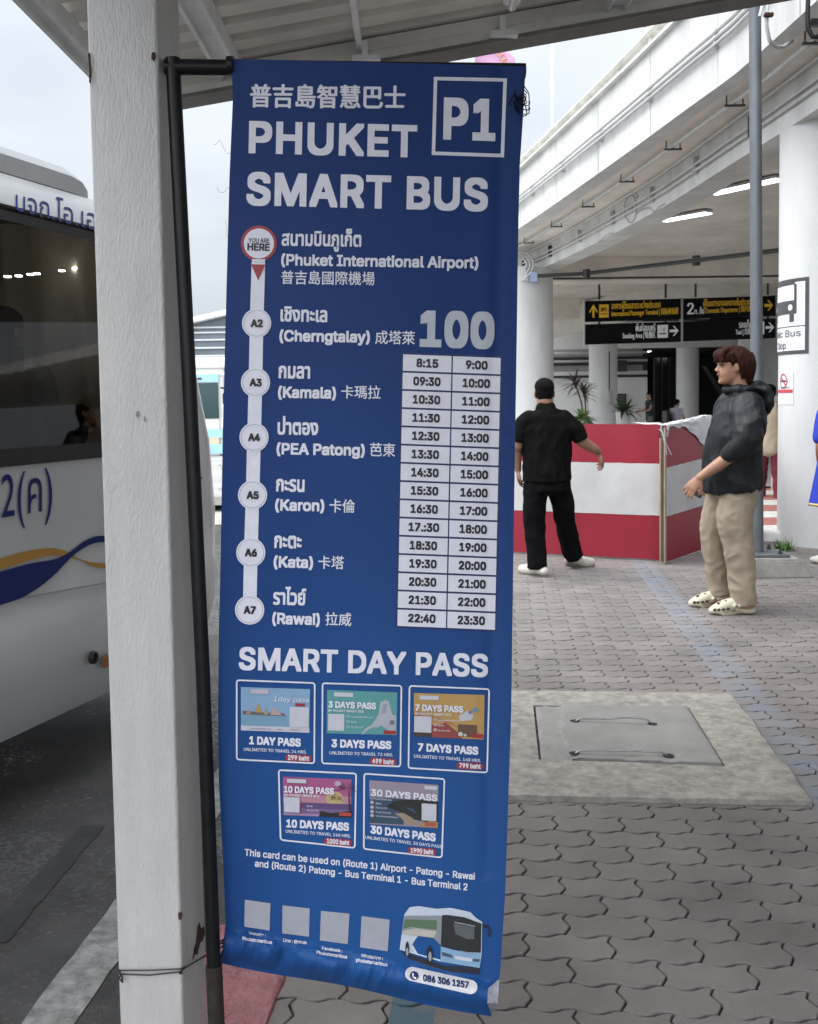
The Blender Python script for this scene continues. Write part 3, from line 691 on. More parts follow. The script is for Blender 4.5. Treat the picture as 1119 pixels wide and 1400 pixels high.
CARDS = [
 ('1', [(62,157),(352,168),(350,466),(62,452)], [(80,185),(332,193),(330,352),(80,343)], ('1 DAY PASS', (110,392), (298,401), 26), ('UNLIMITED TO TRAVEL 24 HRS.', (90,417), (320,428), 11), ('299 baht', (290,444), 97),
  [(SKYB, R4(0,0,1,1)), (W_, R4(0,.885,1,1)), ((.16,.29,.40), R4(0,.64,.68,.88)), ((.11,.10,.10), [(.02,.63),(.03,.54),(.2,.56),(.4,.57),(.62,.57),(.66,.64)]), ((.38,.24,.10), [(.19,.62),(.22,.48),(.255,.35),(.29,.5),(.31,.62)]), ((.40,.20,.14), [(.07,.62),(.11,.5),(.15,.62)]), ((.34,.24,.12), [(.33,.62),(.36,.44),(.40,.62)]), ((.42,.30,.30), [(.43,.62),(.48,.42),(.55,.55),(.6,.62)]),
   ((.46,.40,.46), R4(.14,.04,.40,.14)), (W_, R4(.71,.42,.985,.88)), ((.30,.022,.03), R4(.79,.335,.93,.40))]),
 ('3', [(375,168),(668,178),(664,478),(373,466)], [(394,195),(650,205),(648,360),(393,354)], ('3 DAYS PASS', (410,403), (628,410), 26), ('UNLIMITED TO TRAVEL 72 HRS.', (403,430), (634,438), 11), ('499 baht', (598,457), 99),
  [(TEAL, R4(0,0,1,1)), ((.36,.37,.41), [(.49,1),(.56,.85),(.64,.78),(.71,.6),(.74,.52),(.76,.24),(.83,.19),(.88,.2),(.9,.32),(.93,.52),(.985,.55),(.985,1)]), ((.26,.27,.33), [(.78,.5),(.8,.3),(.86,.28),(.84,.5)]), ((.12,.15,.2), R4(.9,.66,.965,.76)), (W_, R4(.10,.05,.37,.145)), (W_, R4(.02,.55,.25,.93)), ((.30,.022,.03), R4(.81,.9,.985,.985)),
   ((.20,.38,.38), R4(.28,.56,.33,.63)), ((.20,.38,.38), R4(.28,.68,.33,.75)), ((.20,.38,.38), R4(.28,.8,.33,.87))]),
 ('7', [(692,178),(988,190),(980,500),(688,483)], [(711,207),(968,214),(966,377),(710,365)], ('7 DAYS PASS', (725,417), (945,431), 26), ('UNLIMITED TO TRAVEL 168 HRS.', (710,442), (955,459), 11), ('799 baht', (915,473), 98),
  [(GOLD, R4(0,0,1,1)), ((.36,.17,.07), [(0,1),(0,.40),(.15,.45),(.5,.62),(.75,.8),(1,.9),(1,1)]), ((.25,.05,.04), [(0,1),(0,.5),(.12,.53),(.3,.75),(.45,.65),(.62,.85),(.7,1)]), ((.05,.03,.03), R4(0,.91,.26,1)), ((.12,.055,.03), R4(.63,.68,.90,.96)), ((.45,.44,.47), circ(.77,.48,.075)), ((.45,.44,.47), circ(.70,.52,.06)), ((.10,.23,.32), circ(.875,.34,.04)), ((.15,.15,.32), circ(.80,.40,.028)),
   ((.5,.48,.42), circ(.665,.9,.04, 5)), ((.5,.48,.42), circ(.73,.92,.025, 5)), (W_, R4(.08,.05,.35,.145)), (W_, R4(0.005,.53,.25,.90)), ((.30,.022,.03), R4(.82,.88,.99,.97)), ((.45,.3,.25), R4(.28,.55,.33,.62)), ((.45,.3,.25), R4(.28,.67,.33,.74)), ((.45,.3,.25), R4(.28,.79,.33,.86))]),
 ('10', [(215,485),(503,498),(498,775),(222,745)], [(233,512),(483,522),(482,662),(235,652)], ('10 DAYS PASS', (245,695), (474,708), 26), ('UNLIMITED TO TRAVEL 240 HRS.', (243,716), (480,734), 11), ('1000 baht', (434,750), 103),
  [(PINK, R4(0,0,1,1)), ((.42,.20,.25), R4(0,.45,1,.68)), ((.45,.34,.16), circ(.76,.52,.13, 20)), ((.10,.055,.15), R4(.26,.65,1,.80)), ((.17,.10,.22), R4(0,.80,1,.94)), ((.33,.2,.33), R4(0,.94,.55,1)), ((.02,.015,.02), [(.52,1),(.55,.85),(.7,.9),(1,.82),(1,1)]), ((.42,.32,.40), circ(.80,.13,.05))] + palm(.93, .25, .17) + palm(.78, .52, .11) + [((.03,.02,.03), [(.955,.3),(.97,.3),(.99,.95),(.965,.95)]), (W_, R4(.06,.05,.34,.15)), (W_, R4(0.01,.53,.24,.92)), ((.40,.06,.04), R4(.82,.87,1,.96))]),
 ('30', [(527,498),(825,518),(815,810),(525,778)], [(548,525),(800,542),(798,700),(550,685)], ('30 DAYS PASS', (552,717), (790,747), 26), ('UNLIMITED TO TRAVEL 30 DAYS PASS', (533,738), (812,773), 11), ('1990 baht', (740,784), 104),
  [(DUSK, R4(0,0,1,1)), ((.035,.06,.11), R4(0,.38,1,.84)), ((.03,.06,.09), R4(0,.84,.5,.97)), ((.015,.017,.015), [(.23,.58),(.35,.45),(.5,.4),(.75,.36),(1,.4),(1,.9),(.7,.85),(.5,.7)]), ((.30,.22,.16), [(.36,.72),(.5,.70),(.62,.8),(.7,.93),(.55,.95),(.45,.8)]), ((.32,.20,.10), [(.68,.93),(.9,.84),(1,.86),(1,1),(.72,1)]), (W_, R4(.80,.04,.985,.12)), (W_, R4(.76,.45,.975,.84)), ((.38,.07,.05), R4(.81,.88,.965,.96)), ((.4,.4,.42), circ(.035,.50,.026)), ((.4,.4,.42), circ(.035,.61,.026)), ((.4,.4,.42), circ(.035,.71,.026)), ((.4,.4,.42), circ(.035,.80,.026))]),
]
for key, fq, pq, nm, un, pr, shapes in CARDS:
    m_ = MB(); rrect_ring(m_, [c7(*p) for p in fq], 4.5, 2.1, .0012); o = m_.build('pass_card', ink_white, bn)
    o['label'] = {'1': 'light blue one day pass card', '3': 'teal three day pass card', '7': 'orange seven day pass card', '10': 'pink ten day pass card', '30': 'dark beach thirty day pass card'}[key]
    f = cardq([c7(*p) for p in pq])
    pic(o, f, shapes)
    L = MB(); zt = .0010+.00022*len(shapes)+.0004
    text(L, nm[0], c7(*nm[1]), c7(*nm[2]), nm[3]*.375, bsurf, bold=.07)
    text(L, un[0], c7(*un[1]), c7(*un[2]), un[3]*.375, bsurf, bold=.03)
    L.build('card_lettering', ink_white, o); L = MB()
    if key == '1': text(L, '1day pass', f(.47, .30), f(.985, .30), 6.6, bsurf, lift=zt, upv=(.22, -1))
    elif key == '30':
        text(L, '30 DAYS PASS', f(.02, .34), f(.985, .375), 8.2, bsurf, lift=zt, bold=.06); text(L, 'By Phuket Smart Bus', f(.01, .43), f(.32, .44), 2.6, bsurf, lift=zt)
    else:
        text(L, nm[0], f(.02 if key != '10' else .01, .40), f(.70 if key != '10' else .745, .405), 8.0, bsurf, lift=zt, bold=.06); text(L, 'BY PHUKET SMART BUS', f(.02, .50), f(.53, .50), 3.2, bsurf, lift=zt, bold=.03)
    if key in ('3', '7'):
        for yy, s, x1 in ((.62, 'www.phuketsmartbus.com', .66), (.74, '@pksb', .43), (.86, '086 306 1257', .52)): text(L, s, f(.345, yy), f(x1, yy), 2.3, bsurf, lift=zt)
    if key == '10':
        for yy, s, x1 in ((.76, '@pksb', .43), (.87, '086 306 1257', .52)): text(L, s, f(.345, yy), f(x1, yy), 2.3, bsurf, lift=zt)
    if key == '30':
        for yy, s, x1 in ((.53, '@pksb', .17), (.63, '086 306 1257', .26), (.73, 'Phuket Smart Bus', .31), (.82, 'www.phuketsmartbus.com', .42)): text(L, s, f(.09, yy), f(x1, yy+.005), 2.2, bsurf, lift=zt)
    L.build('picture_lettering', ink_white, o)
    if key == '1':
        m_ = MB()
        for s, x0, x1 in (('www.phuketsmartbus.com', .14, .44), ('@pksb', .53, .61), ('086 306 1257', .72, .86)): text(m_, s, f(x0, .965), f(x1, .965), 2.2, bsurf, lift=zt)
        m_.build('card_small_print', ink_navy, o)
    # price pill
    c = c7(*pr[1]); w = pr[2]*.3753/2; sl_ = .055 if key in ('1', '3', '7') else .085
    m_ = MB(); n = 10; r = 4.6
    pts = [(c[0]-w+r + r*math.cos(t), c[1]-sl_*(w-r) + r*math.sin(t)) for t in np.linspace(math.pi/2, 1.5*math.pi, n)] + [(c[0]+w-r + r*math.cos(t), c[1]+sl_*(w-r) + r*math.sin(t)) for t in np.linspace(-math.pi/2, math.pi/2, n)]
    polyf(m_, pts, .0018); tg_ = m_.build('price_tag', ink_red, o)
    m_ = MB(); text(m_, pr[0], (c[0]-w*.80, c[1]+2.9-sl_*w*.8), (c[0]+w*.80, c[1]+2.9+sl_*w*.8), 6, bsurf, lift=.0026, bold=.05); m_.build('price_lettering', ink_white, tg_)

# blank tiles, phone strip and the printed bus
def c8(x, y): return (280+.3932*x, 1150+.3932*y)
for q in ([(141,204),(230,217),(227,312),(139,298)], [(272,224),(367,235),(364,333),(271,321)], [(406,243),(505,253),(499,359),(402,346)], [(547,261),(645,274),(638,384),(542,370)]):
    m_ = MB(); quadgrid(m_, [c8(*p) for p in q], .0012, 8); m_.build('blank_tile', cink((.34, .34, .38)), bn)
def cb(x, y): return (535+.143*x, 1220+.143*y)
m_ = MB(); r = 9.7; a = cb(205, 782); b = cb(762, 908)
t0 = math.atan2(b[1]-a[1], b[0]-a[0])
pts = [(a[0]+r*math.cos(t), a[1]+r*math.sin(t)) for t in np.linspace(t0+math.pi/2, t0+1.5*math.pi, 12)]
nn_ = 10
for i in range(1, nn_): pts.append((pts[11][0]+(b[0]-a[0])*i/nn_, pts[11][1]+(b[1]-a[1])*i/nn_))
pb_ = [(b[0]+r*math.cos(t), b[1]+r*math.sin(t)) for t in np.linspace(t0-math.pi/2, t0+math.pi/2, 12)]; pts += pb_
for i in range(1, nn_): pts.append((pb_[-1][0]-(b[0]-a[0])*i/nn_, pb_[-1][1]-(b[1]-a[1])*i/nn_))
cpt = ((a[0]+b[0])/2, (a[1]+b[1])/2); n = len(pts)
# strip filled as a fan of narrow cells so that it follows the fold
half = [pts[i] for i in range(n)]
top_e = pts[11:11+nn_] + [pb_[0]]; bot_e = [pts[0]] + pts[-1:-nn_:-1] + [pb_[-1]]
vs = []; fs = []
for i in range(len(top_e)):
    for j in range(7):
        t = j/6; vs.append(bsurf(top_e[i][0]*(1-t)+bot_e[i][0]*t, top_e[i][1]*(1-t)+bot_e[i][1]*t, .0028))
for i in range(len(top_e)-1):
    for j in range(6): fs.append((i*7+j, i*7+j+1, (i+1)*7+j+1, (i+1)*7+j))
m_.add(vs, fs)
for c_, lst in ((a, pts[:12]), (b, pb_)): m_.add([bsurf(c_[0], c_[1], .0028)] + [bsurf(x, y, .0028) for x, y in lst], [(0, i+1, i+2) for i in range(11)])
ph = m_.build('phone_strip', mat('strip_white', (.62, .60, .62), .4), bn)
m_ = MB(); disc(m_, cb(224, 800), 6.1, .0045, 20); text(m_, '086 306 1257', cb(308, 848), cb(745, 918), 8.4, bsurf, lift=.0045, bold=.055); m_.build('phone_number', ink_navy, ph)
m_ = MB(); polyf(m_, [cb(*p) for p in ((205,778),(218,774),(222,790),(215,797),(228,815),(237,810),(246,824),(236,833),(220,824),(207,800))], .0056); m_.build('phone_symbol', ink_white, ph)
BUS = [((.012,.014,.03), [(90,560),(500,700),(860,720),(850,790),(560,760),(330,700),(180,640)]),
       ((.50,.54,.62), [(130,215),(180,145),(265,132),(440,160),(570,150),(760,190),(820,250),(875,285),(870,590),(850,725),(480,665),(85,550)]),
       ((.23,.25,.27), [(132,225),(470,225),(500,235),(490,520),(440,470),(410,440),(105,400)]),
       ((.09,.15,.08), [(135,260),(440,270),(440,360),(250,340),(200,330),(120,350)]), ((.45,.42,.36), [(110,370),(240,345),(440,375),(415,435),(108,398)]),
       ((.018,.019,.02), [(490,222),(540,218),(700,240),(868,300),(862,580),(740,575),(590,545),(480,515)]),
       ((.22,.36,.52), [(480,520),(590,550),(740,582),(864,588),(852,725),(475,663)]),
       ((.52,.54,.58), [(610,608),(780,635),(775,668),(615,640)]), ((.05,.08,.13), [(490,570),(590,602),(592,630),(490,608)]), ((.05,.08,.13), [(785,640),(852,640),(848,668),(785,664)]),
       ((.012,.012,.013), [(cx_*38+158, cy_*75+548) for cx_, cy_ in [(math.cos(t)*.5, math.sin(t)) for t in np.linspace(0, 2*math.pi, 14)[:-1]]]),
       ((.012,.012,.013), [(cx_*56+374, cy_*88+602) for cx_, cy_ in [(math.cos(t)*.5, math.sin(t)) for t in np.linspace(0, 2*math.pi, 14)[:-1]]]),
       ((.3,.31,.33), [(cx_*24+158, cy_*40+570) for cx_, cy_ in [(math.cos(t)*.5, math.sin(t)) for t in np.linspace(0, 2*math.pi, 14)[:-1]]]),
       ((.3,.31,.33), [(cx_*30+376, cy_*48+615) for cx_, cy_ in [(math.cos(t)*.5, math.sin(t)) for t in np.linspace(0, 2*math.pi, 14)[:-1]]]),
       ((.012,.012,.013), [(880,312),(940,322),(958,380),(945,436),(930,425),(935,350),(880,335)]),
       ((.09,.10,.10), [(600,300),(800,335),(800,450),(730,450),(620,400)]), ((.30,.30,.31), [(610,282),(808,322),(808,332),(610,294)])]
m_ = MB(); polyf(m_, [cb(*p) for p in BUS[0][1]], .0010); bp_ = m_.build('bus_picture', cink(BUS[0][0]), bn)
for i, (c, pts) in enumerate(BUS[1:]):
    m_ = MB(); polyf(m_, [cb(*p) for p in pts], .0016+.0003*i); m_.build('picture_patch', cink(c), bp_)

# thin loose threads along the banner's cut edge
th_mat = mat('thread', (.05, .05, .06), .8)
m_ = MB()
for (x, y, l_, s) in ((314, 200, -26, 1), (312, 262, -18, 2), (311, 310, -6, 3), (304, 500, -8, 4), (304, 640, -9, 5), (303, 670, -8, 6), (301, 715, -5, 7), (300, 830, -8, 8), (299, 895, -18, 9), (299, 925, -9, 10)):
    pts = []
    for i in range(14):
        t = i/13; pts.append(P(x + 4 + l_*t + 3*noise.noise(Vector((t*3, s, 0))), y + 16*noise.noise(Vector((t*2.2, s, 4))) + (14*math.sin(t*4) if s in (3, 7, 8, 9, 10) else -3*t), bdepth(x, y)+.002))
    m_.tube(pts, .0003, 5)
m_.build('loose_thread', th_mat, bn)

# tangle of black wire at the top corner
tw = MB()
for k in range(4):
    pts = []; cx0, cy0 = (717, 138) if k < 3 else (705, 140)
    for i in range(60):
        t = i/59*math.pi*2*1.6 + k*1.3
        rx = 15*(.55+.45*math.sin(t*.7+k)) + 3*noise.noise(Vector((t*.8, k, 1))); ry = 21*(.6+.4*math.cos(t*.5+k*2))
        pts.append(P(cx0 + rx*math.cos(t) + 4*noise.noise(Vector((t, k, 7))), cy0 + ry*math.sin(t) + 5*noise.noise(Vector((t, k, 3))), 2.07 + .015*math.sin(t*1.3+k)))
    tw.tube(pts, .00105, 6)
o = tw.build('wire_tangle', black_pipe, smooth=True, origin=P(717, 138, 2.08)); tag(o, 'small tangle of thin black wire hooked on the banner top corner', 'wire')

# grey wire that ties the frame to the post
m_ = MB()
for k, dy in enumerate((0, 5)):
    pts = [P(162, 1327+dy, PY+.005), P(205, 1327+dy*1.3, PY-.004), P(247, 1325+dy*.8, PY-.006), P(256, 1322, PY+.01), P(275, 1311, PY+.09), P(303, 1290+k*6, 2.055), P(308, 1284+k*6, 2.08), P(296, 1290, 2.11)]
    m_.tube(pts, .0016, 7)
m_.tube([P(163, 1326, PY+.002), P(166, 1333, PY-.004), P(163, 1338, PY), P(168, 1343, PY-.005), P(167, 1334, PY-.006)], .0022, 7)
o = m_.build('tie_wire', dark_metal, smooth=True, origin=P(205, 1327, PY)); tag(o, 'thin grey wire wrapped around the white post and black pipe', 'wire')

# ------------------------------------------------------------------ canopy
CS = .160                                    # its slope, rising to the right
CXL, CYF = -1.17, 4.22
ZC0 = CAMZ + 1.27
def cz(x): return ZC0 + CS*(x-CXL)
cn = empty('bus_shelter_canopy', (0, 2, 2.7), 'corrugated metal shelter canopy on white purlins over the paving', 'canopy')
mb = MB(); prof = []
y = -.6; pit = .17
while y < CYF + .02:
    prof += [(y, 0), (y+.055, 0), (y+.068, .042), (y+.112, .042), (y+.13, 0)]; y += pit
top = []
nx = 12
def cpt(i, q, dz): 
    x = CXL + (3.4-CXL)*i/nx; return (x, q[0], cz(x) + q[1] + dz)
for dz in (0, .004):
    vs = [cpt(i, q, dz) for q in prof for i in range(nx+1)]
    mb.add(vs, [(j*(nx+1)+i, j*(nx+1)+i+1, (j+1)*(nx+1)+i+1, (j+1)*(nx+1)+i) for j in range(len(prof)-1) for i in range(nx)])
mb.build('roof_sheet', roof_mat, cn)
def channel(xc, w, h, name, m, y0=-.55, y1=CYF-.07):
    m_ = MB(); sl_ = CS
    a = [(xc-w/2, cz(xc-w/2)-.004), (xc+w/2, cz(xc+w/2)-.004), (xc+w/2, cz(xc+w/2)-h), (xc+w/2-.012, cz(xc)-h), (xc+w/2-.014, cz(xc)-h+.02), (xc-w/2+.014, cz(xc)-h+.02), (xc-w/2+.012, cz(xc)-h), (xc-w/2, cz(xc-w/2)-h)]
    m_.prism([(x, y0, z) for x, z in a], (0, y1-y0, 0)); return m_.build(name, m, cn)
x1 = P(315, 85, CYF-.1).x; channel(x1, .085, .075, 'purlin', purlin_mat)
x2 = CXL + .045; channel(x2, .07, .07, 'purlin', purlin_mat)
x3 = P(492, 56, CYF-.1).x; channel(x3, .022, .055, 'purlin', purlin_mat)
for x in (.85, 1.75, 2.6): channel(x, .085, .075, 'purlin', purlin_mat)
mb = MB()
def bm_box(y0, y1, zt, zb, name, m, x0=CXL-.02, x1=1.62):
    m_ = MB(); vs = []
    for x in (x0, x1):
        for yy, zz in ((y0, zb), (y1, zb), (y1, zt), (y0, zt)): vs.append((x, yy, cz(x)+zz))
    m_.add(vs, [(0, 1, 2, 3), (7, 6, 5, 4), (0, 4, 5, 1), (1, 5, 6, 2), (2, 6, 7, 3), (3, 7, 4, 0)]); return m_.build(name, m, cn, bevel=.004)
bm_box(CYF-.07, CYF-.012, -.006, -.098, 'edge_beam', beam_mat)
bm_box(CYF-.075, CYF-.02, -.05, -.062, 'beam_rib', beam_mat)
bm_box(CYF-.012, CYF+.06, .0, -.065, 'fascia', beam_mat)
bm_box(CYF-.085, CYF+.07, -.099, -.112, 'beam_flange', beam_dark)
# brackets under the beam and its lamp
for px in (500, 688):
    p = P(px, 80 if px == 500 else 50, CYF-.1); m_ = MB(); m_.box((p.x-.05, CYF-.12, cz(p.x)-.105), (p.x+.06, CYF-.076, cz(p.x)-.085)); m_.box((p.x-.012, CYF-.12, cz(p.x)-.085), (p.x+.012, CYF-.08, cz(p.x)-.03)); m_.build('bracket', purlin_mat, cn)
fl = empty('tube_lamp', P(705, 0, 3.6), 'short fluorescent lamp fitting under the canopy above the banner', 'lamp')
p = P(700, 8, 3.75); m_ = MB(); m_.box((p.x-.03, p.y-1.2, p.z-.0), (p.x+.03, p.y, p.z+.05)); m_.build('fitting', purlin_mat, fl, bevel=.006)
m_ = MB(); m_.tube([(p.x, p.y-1.17, p.z-.018), (p.x, p.y-.03, p.z-.018)], .013, 10); m_.build('tube', mat('tube_white', (.8, .8, .78), .3), fl, smooth=True)

# ------------------------------------------------------------------ the ramp beside the terminal
GX = [(-14, 3.85), (0, 3.75), (9, 3.63), (11.6, 3.52), (13.7, 3.42), (15.3, 3.26), (17.3, 3.03), (20.6, 2.53), (24, 1.85), (28, .9), (36, -1.5)]
PX = [(-14, 3.3), (0, 3.22), (9.2, 3.05), (10.6, 2.90), (13.3, 2.58), (18, 1.95), (22, 1.30), (28, .1), (36, -2.2)]
def curve(tab, y):
    ys = [q[0] for q in tab]; k = max(1, min(len(tab)-3, next((i for i, v in enumerate(ys) if v > y), len(tab)-1)-1))
    p0, p1, p2, p3 = tab[k-1], tab[k], tab[k+1], tab[min(k+2, len(tab)-1)]
    t = (y-p1[0])/(p2[0]-p1[0]); m1 = (p2[1]-p0[1])/(p2[0]-p0[0])*(p2[0]-p1[0]); m2 = (p3[1]-p1[1])/(max(.1, p3[0]-p1[0]))*(p2[0]-p1[0])
    return (2*t**3-3*t**2+1)*p1[1]+(t**3-2*t**2+t)*m1+(-2*t**3+3*t**2)*p2[1]+(t**3-t**2)*m2
YS = [-13 + .5*i for i in range(96)]
def gx(y, off=0):
    g_ = curve(GX, y)
    return g_ - off/.55*(g_-curve(PX, y)) if off > 0 else g_ - off                        # off metres towards us
ramp = empty('concrete_ramp', (6, 12, 4), 'white concrete road ramp with parapet rising over the paving', 'ramp')
def extr(sec, name, m, ys=None, smooth=False):
    """sweep a closed section of (offset toward us, z) along the ramp's curve"""
    m_ = MB(); ys = ys or YS; k = len(sec)
    vs = [(gx(y, o), y, z) for y in ys for o, z in sec]
    fs = [(i*k+j, i*k+(j+1) % k, (i+1)*k+(j+1) % k, (i+1)*k+j) for i in range(len(ys)-1) for j in range(k)]
    fs += [tuple(range(k)), tuple((len(ys)-1)*k+j for j in range(k))][::1]
    m_.add(vs, fs); return m_.build(name, m, ramp, smooth=smooth)
ZS, ZG, ZP = 4.36, 3.93, 5.30
extr([(.55, ZS), (.55, ZP), (.40, ZP), (.40, ZS+.03), (.40, ZS)], 'parapet', wall_white)
extr([(.5, ZS+.004), (.39, ZS+.03), (-11, ZS+.35), (-11, ZS+.01), (-.45, ZS+.01), (-.3, ZS+.004)], 'deck', soffit_mat)
extr([(0, ZS+.006), (0, ZG), (-.38, ZG), (-.38, ZS+.006)], 'edge_girder', wall_white)
extr([(.60, ZP), (.60, ZP+.035), (.36, ZP+.035), (.36, ZP)], 'coping', wall_white)
def sweep_tube(off, z, r, name, m, y0=-12, y1=33, seg=.5):
    n = int((y1-y0)/seg); m_ = MB(); m_.tube([(gx(y0+i*seg, off), y0+i*seg, z) for i in range(n+1)], r, 8); return m_.build(name, m, ramp, smooth=True)
rail_m = mat('rail_cream', (.50, .49, .43), .7, var=.2, vs=5); sweep_tube(.50, ZP+.235, .062, 'parapet_rail', rail_m)
rp_ = MB()
y = -10.0
while y < 33:
    x = gx(y, .48); m_ = MB(); m_.box((x-.06, y-.05, ZP+.03), (x+.06, y+.05, ZP+.235)); m_.build('rail_post', rail_m, ramp, bevel=.01); y += 1.15
for off, z, r in ((.585, 4.86, .019), (.585, 4.80, .019), (.59, 4.74, .016)): sweep_tube(off, z, r, 'conduit', conduit)
for off, z, r in ((.30, 4.30, .024), (.05, 4.325, .016)): sweep_tube(off, z, r, 'soffit_pipe', conduit)
for z in (4.17, 4.10): sweep_tube(.03, z, .017, 'conduit', conduit)
y = 6.4
while y < 27:
    m_ = MB(); x = gx(y, .56); m_.box((x-.035, y-.02, 4.71), (x+.02, y+.02, 4.90)); m_.build('conduit_clip', conduit, ramp)
    x = gx(y+.7, .01); m_ = MB(); m_.box((x-.05, y+.68, 4.06), (x+.01, y+.72, 4.27)); m_.build('conduit_clip', dark_metal if int(y*10) % 3 == 0 else conduit, ramp)
    x = gx(y+.3, .30); m_ = MB(); m_.box((x-.10, y+.28, 4.255), (x+.10, y+.32, 4.27)); m_.tube([(x-.08, y+.3, 4.26), (x-.08, y+.3, ZS)], .007, 6); m_.tube([(x+.08, y+.3, 4.26), (x+.08, y+.3, ZS)], .007, 6); m_.build('pipe_hanger', dark_metal, ramp); y += 1.75
# panel joints and run-off streaks on the parapet
jm = mat('joint_grey', (.42, .41, .39), .9, var=.2)
for y in (8.1, 9.9, 11.7, 13.6, 15.6, 17.8, 20.2):
    m_ = MB(); a = gx(y, .5525); b = gx(y+.02, .5525); m_.add([(a, y, ZS+.01), (b, y+.02, ZS+.01), (b, y+.02, ZP-.01), (a, y, ZP-.01)], [(0, 1, 2, 3)]); m_.build('panel_joint', jm, ramp)
# cross beams under the deck
for y, zb in ((21.6, 3.87), (30.5, 3.78)):
    m_ = MB(); x0 = gx(y, -.3); m_.prism([(x0, y, ZS+.008), (x0, y, zb), (x0+9, y+.8, zb), (x0+9, y+.8, ZS+.008)], (0, .7, 0)); m_.build('cross_beam', soffit_mat, ramp)
# inner curved girder seen as a slanting pale band
m_ = MB(); A_, B_ = P(740, 432, 32), P(1090, 325, 26)
A2, B2 = P(740, 466, 32), P(1090, 385, 26)
m_.prism([A_, B_, B2, A2], (0, .4, 0)); m_.build('inner_girder', mat('girder_beige', (.60, .57, .52), .8, var=.1, vs=2), ramp)
# services pipe crossing under the ramp
m_ = MB(); m_.tube([P(736, 377, 19.6), P(800, 374, 19.4), P(1075, 341, 15)], .035, 8); m_.tube([P(740, 381, 20.6), P(1072, 377, 20.4)], .02, 6)
for px, py in ((803, 374), (953, 356)): q = P(px, py, 17.6 if px > 900 else 19.3); m_.lathe([(.07, -.08), (.07, .08)], (q.x, q.y, q.z), 10)
m_.build('service_pipe', dark_metal, ramp, smooth=True)
# looping conduits at the head of the far column
m_ = MB()
for k, (a, b) in enumerate((((712, 352), 24), ((716, 356), 18), ((720, 362), 12))):
    pts = [P(706, a[1]-k*2, 19.6)]
    for t in np.linspace(-1.5, .5, 12): pts.append(P(712 + b*.75*math.cos(t*1.5), 362 + b*.75*math.sin(t*1.5), 19.6))
    pts.append(P(714 + k*4, 384, 19.6)); m_.tube(pts, .022, 6)
m_.build('conduit_loop', conduit, ramp, smooth=True)
m_ = MB(); q = P(731, 378, 19.55); m_.box((q.x-.06, q.y, q.z-.09), (q.x+.06, q.y+.08, q.z+.09)); m_.build('junction_box', mat('box_blue', (.33, .42, .62), .6), ramp)
# hanging conduits and a clamp on the near parapet
m_ = MB()
m_.tube([P(1052, -30, 8.0), P(1050, 10, 8.0), P(1049, 35, 8.0), P(1053, 55, 8.05), P(1062, 64, 8.15), P(1072, 64, 8.3), P(1084, 56, 8.6)], .016, 8)
m_.tube([P(1046, -30, 8.0), P(1044, 5, 8.0), P(1040, 22, 8.0)], .014, 8)
m_.build('hanging_conduit', conduit, ramp, smooth=True)
m_ = MB(); q = P(1052, 20, 7.96); m_.box((q.x-.035, q.y-.02, q.z-.014), (q.x+.035, q.y+.02, q.z+.014)); m_.build('conduit_clamp', rust, ramp, bevel=.004)
m_ = MB(); m_.tube([P(1107, -30, 7.3), P(1105, 25, 7.3), P(1106, 40, 7.3), P(1112, 50, 7.3), P(1124, 50, 7.3)], .017, 8); q = P(1117, 30, 7.3); m_.box((q.x-.04, q.y-.02, q.z-.025), (q.x+.05, q.y+.03, q.z+.02)); m_.build('cable_elbow', black_pipe, ramp, smooth=True)

# inscription scratched on the girder: round emblem and a wavering line
sc_mat = mat('pencil_line', (.22, .21, .20), .9)
m_ = MB()
def gpt(px, py):                                 # a point on the girder's near face
    lo, hi = 8.0, 24.0
    for _ in range(40):
        mid = (lo+hi)/2; q = P(px, py, mid)
        if q.x > gx(mid, .012): hi = mid
        else: lo = mid
    return P(px, py, lo)
m_.tube([gpt(863+8*math.cos(t), 285+19*math.sin(t)) for t in np.linspace(0, 2*math.pi, 22)], .006, 5)
m_.tube([gpt(863+10*math.cos(t), 268+6*math.sin(t)) for t in np.linspace(2.6, 6.9, 12)], .005, 5)
for (a, b, c, d) in ((859, 280, 862, 288), (866, 278, 865, 290), (870, 292, 886, 284), (886, 284, 895, 290), (895, 290, 910, 278), (838, 318, 820, 330)):
    m_.tube([gpt(a, b), gpt((a+c)/2, (b+d)/2-2), gpt(c, d)], .005, 5)
m_.build('wall_drawing', sc_mat, ramp)

# columns
def column(px_l, px_r, Y, ztop, label):
    a = P(px_l, 600, Y); b = P(px_r, 600, Y); r = (b.x-a.x)/2; cx_ = (a.x+b.x)/2
    o = empty('concrete_column', (cx_, Y, 0), label, 'column')
    m_ = MB(); m_.lathe([(r+.004, -.05), (r+.002, .3), (r, 1), (r, 2), (r, 3), (r, ztop)], (cx_, Y, 0), 64); sh = m_.build('shaft', column_mat, o, smooth=True)
    return o, cx_, r
rc, rcx, rcr = column(1069, 1216, 9.85, ZG+.01, 'nearest thick white column, carrying the round bus stop sign sheet')
rc['label'] = 'thick white concrete column carrying the bus stop sign'
column(658, 758, 20.4, ZG+.01, 'white concrete column rising behind the man in black')
column(807, 845, 31.5, 3.8, 'grey white column with a small bag hanging on it')
column(926, 956, 36.5, 3.8, 'dim grey column inside the dark terminal entrance')
column(1010, 1040, 33.5, 3.8, 'grey column half hidden behind the thin steel pole')

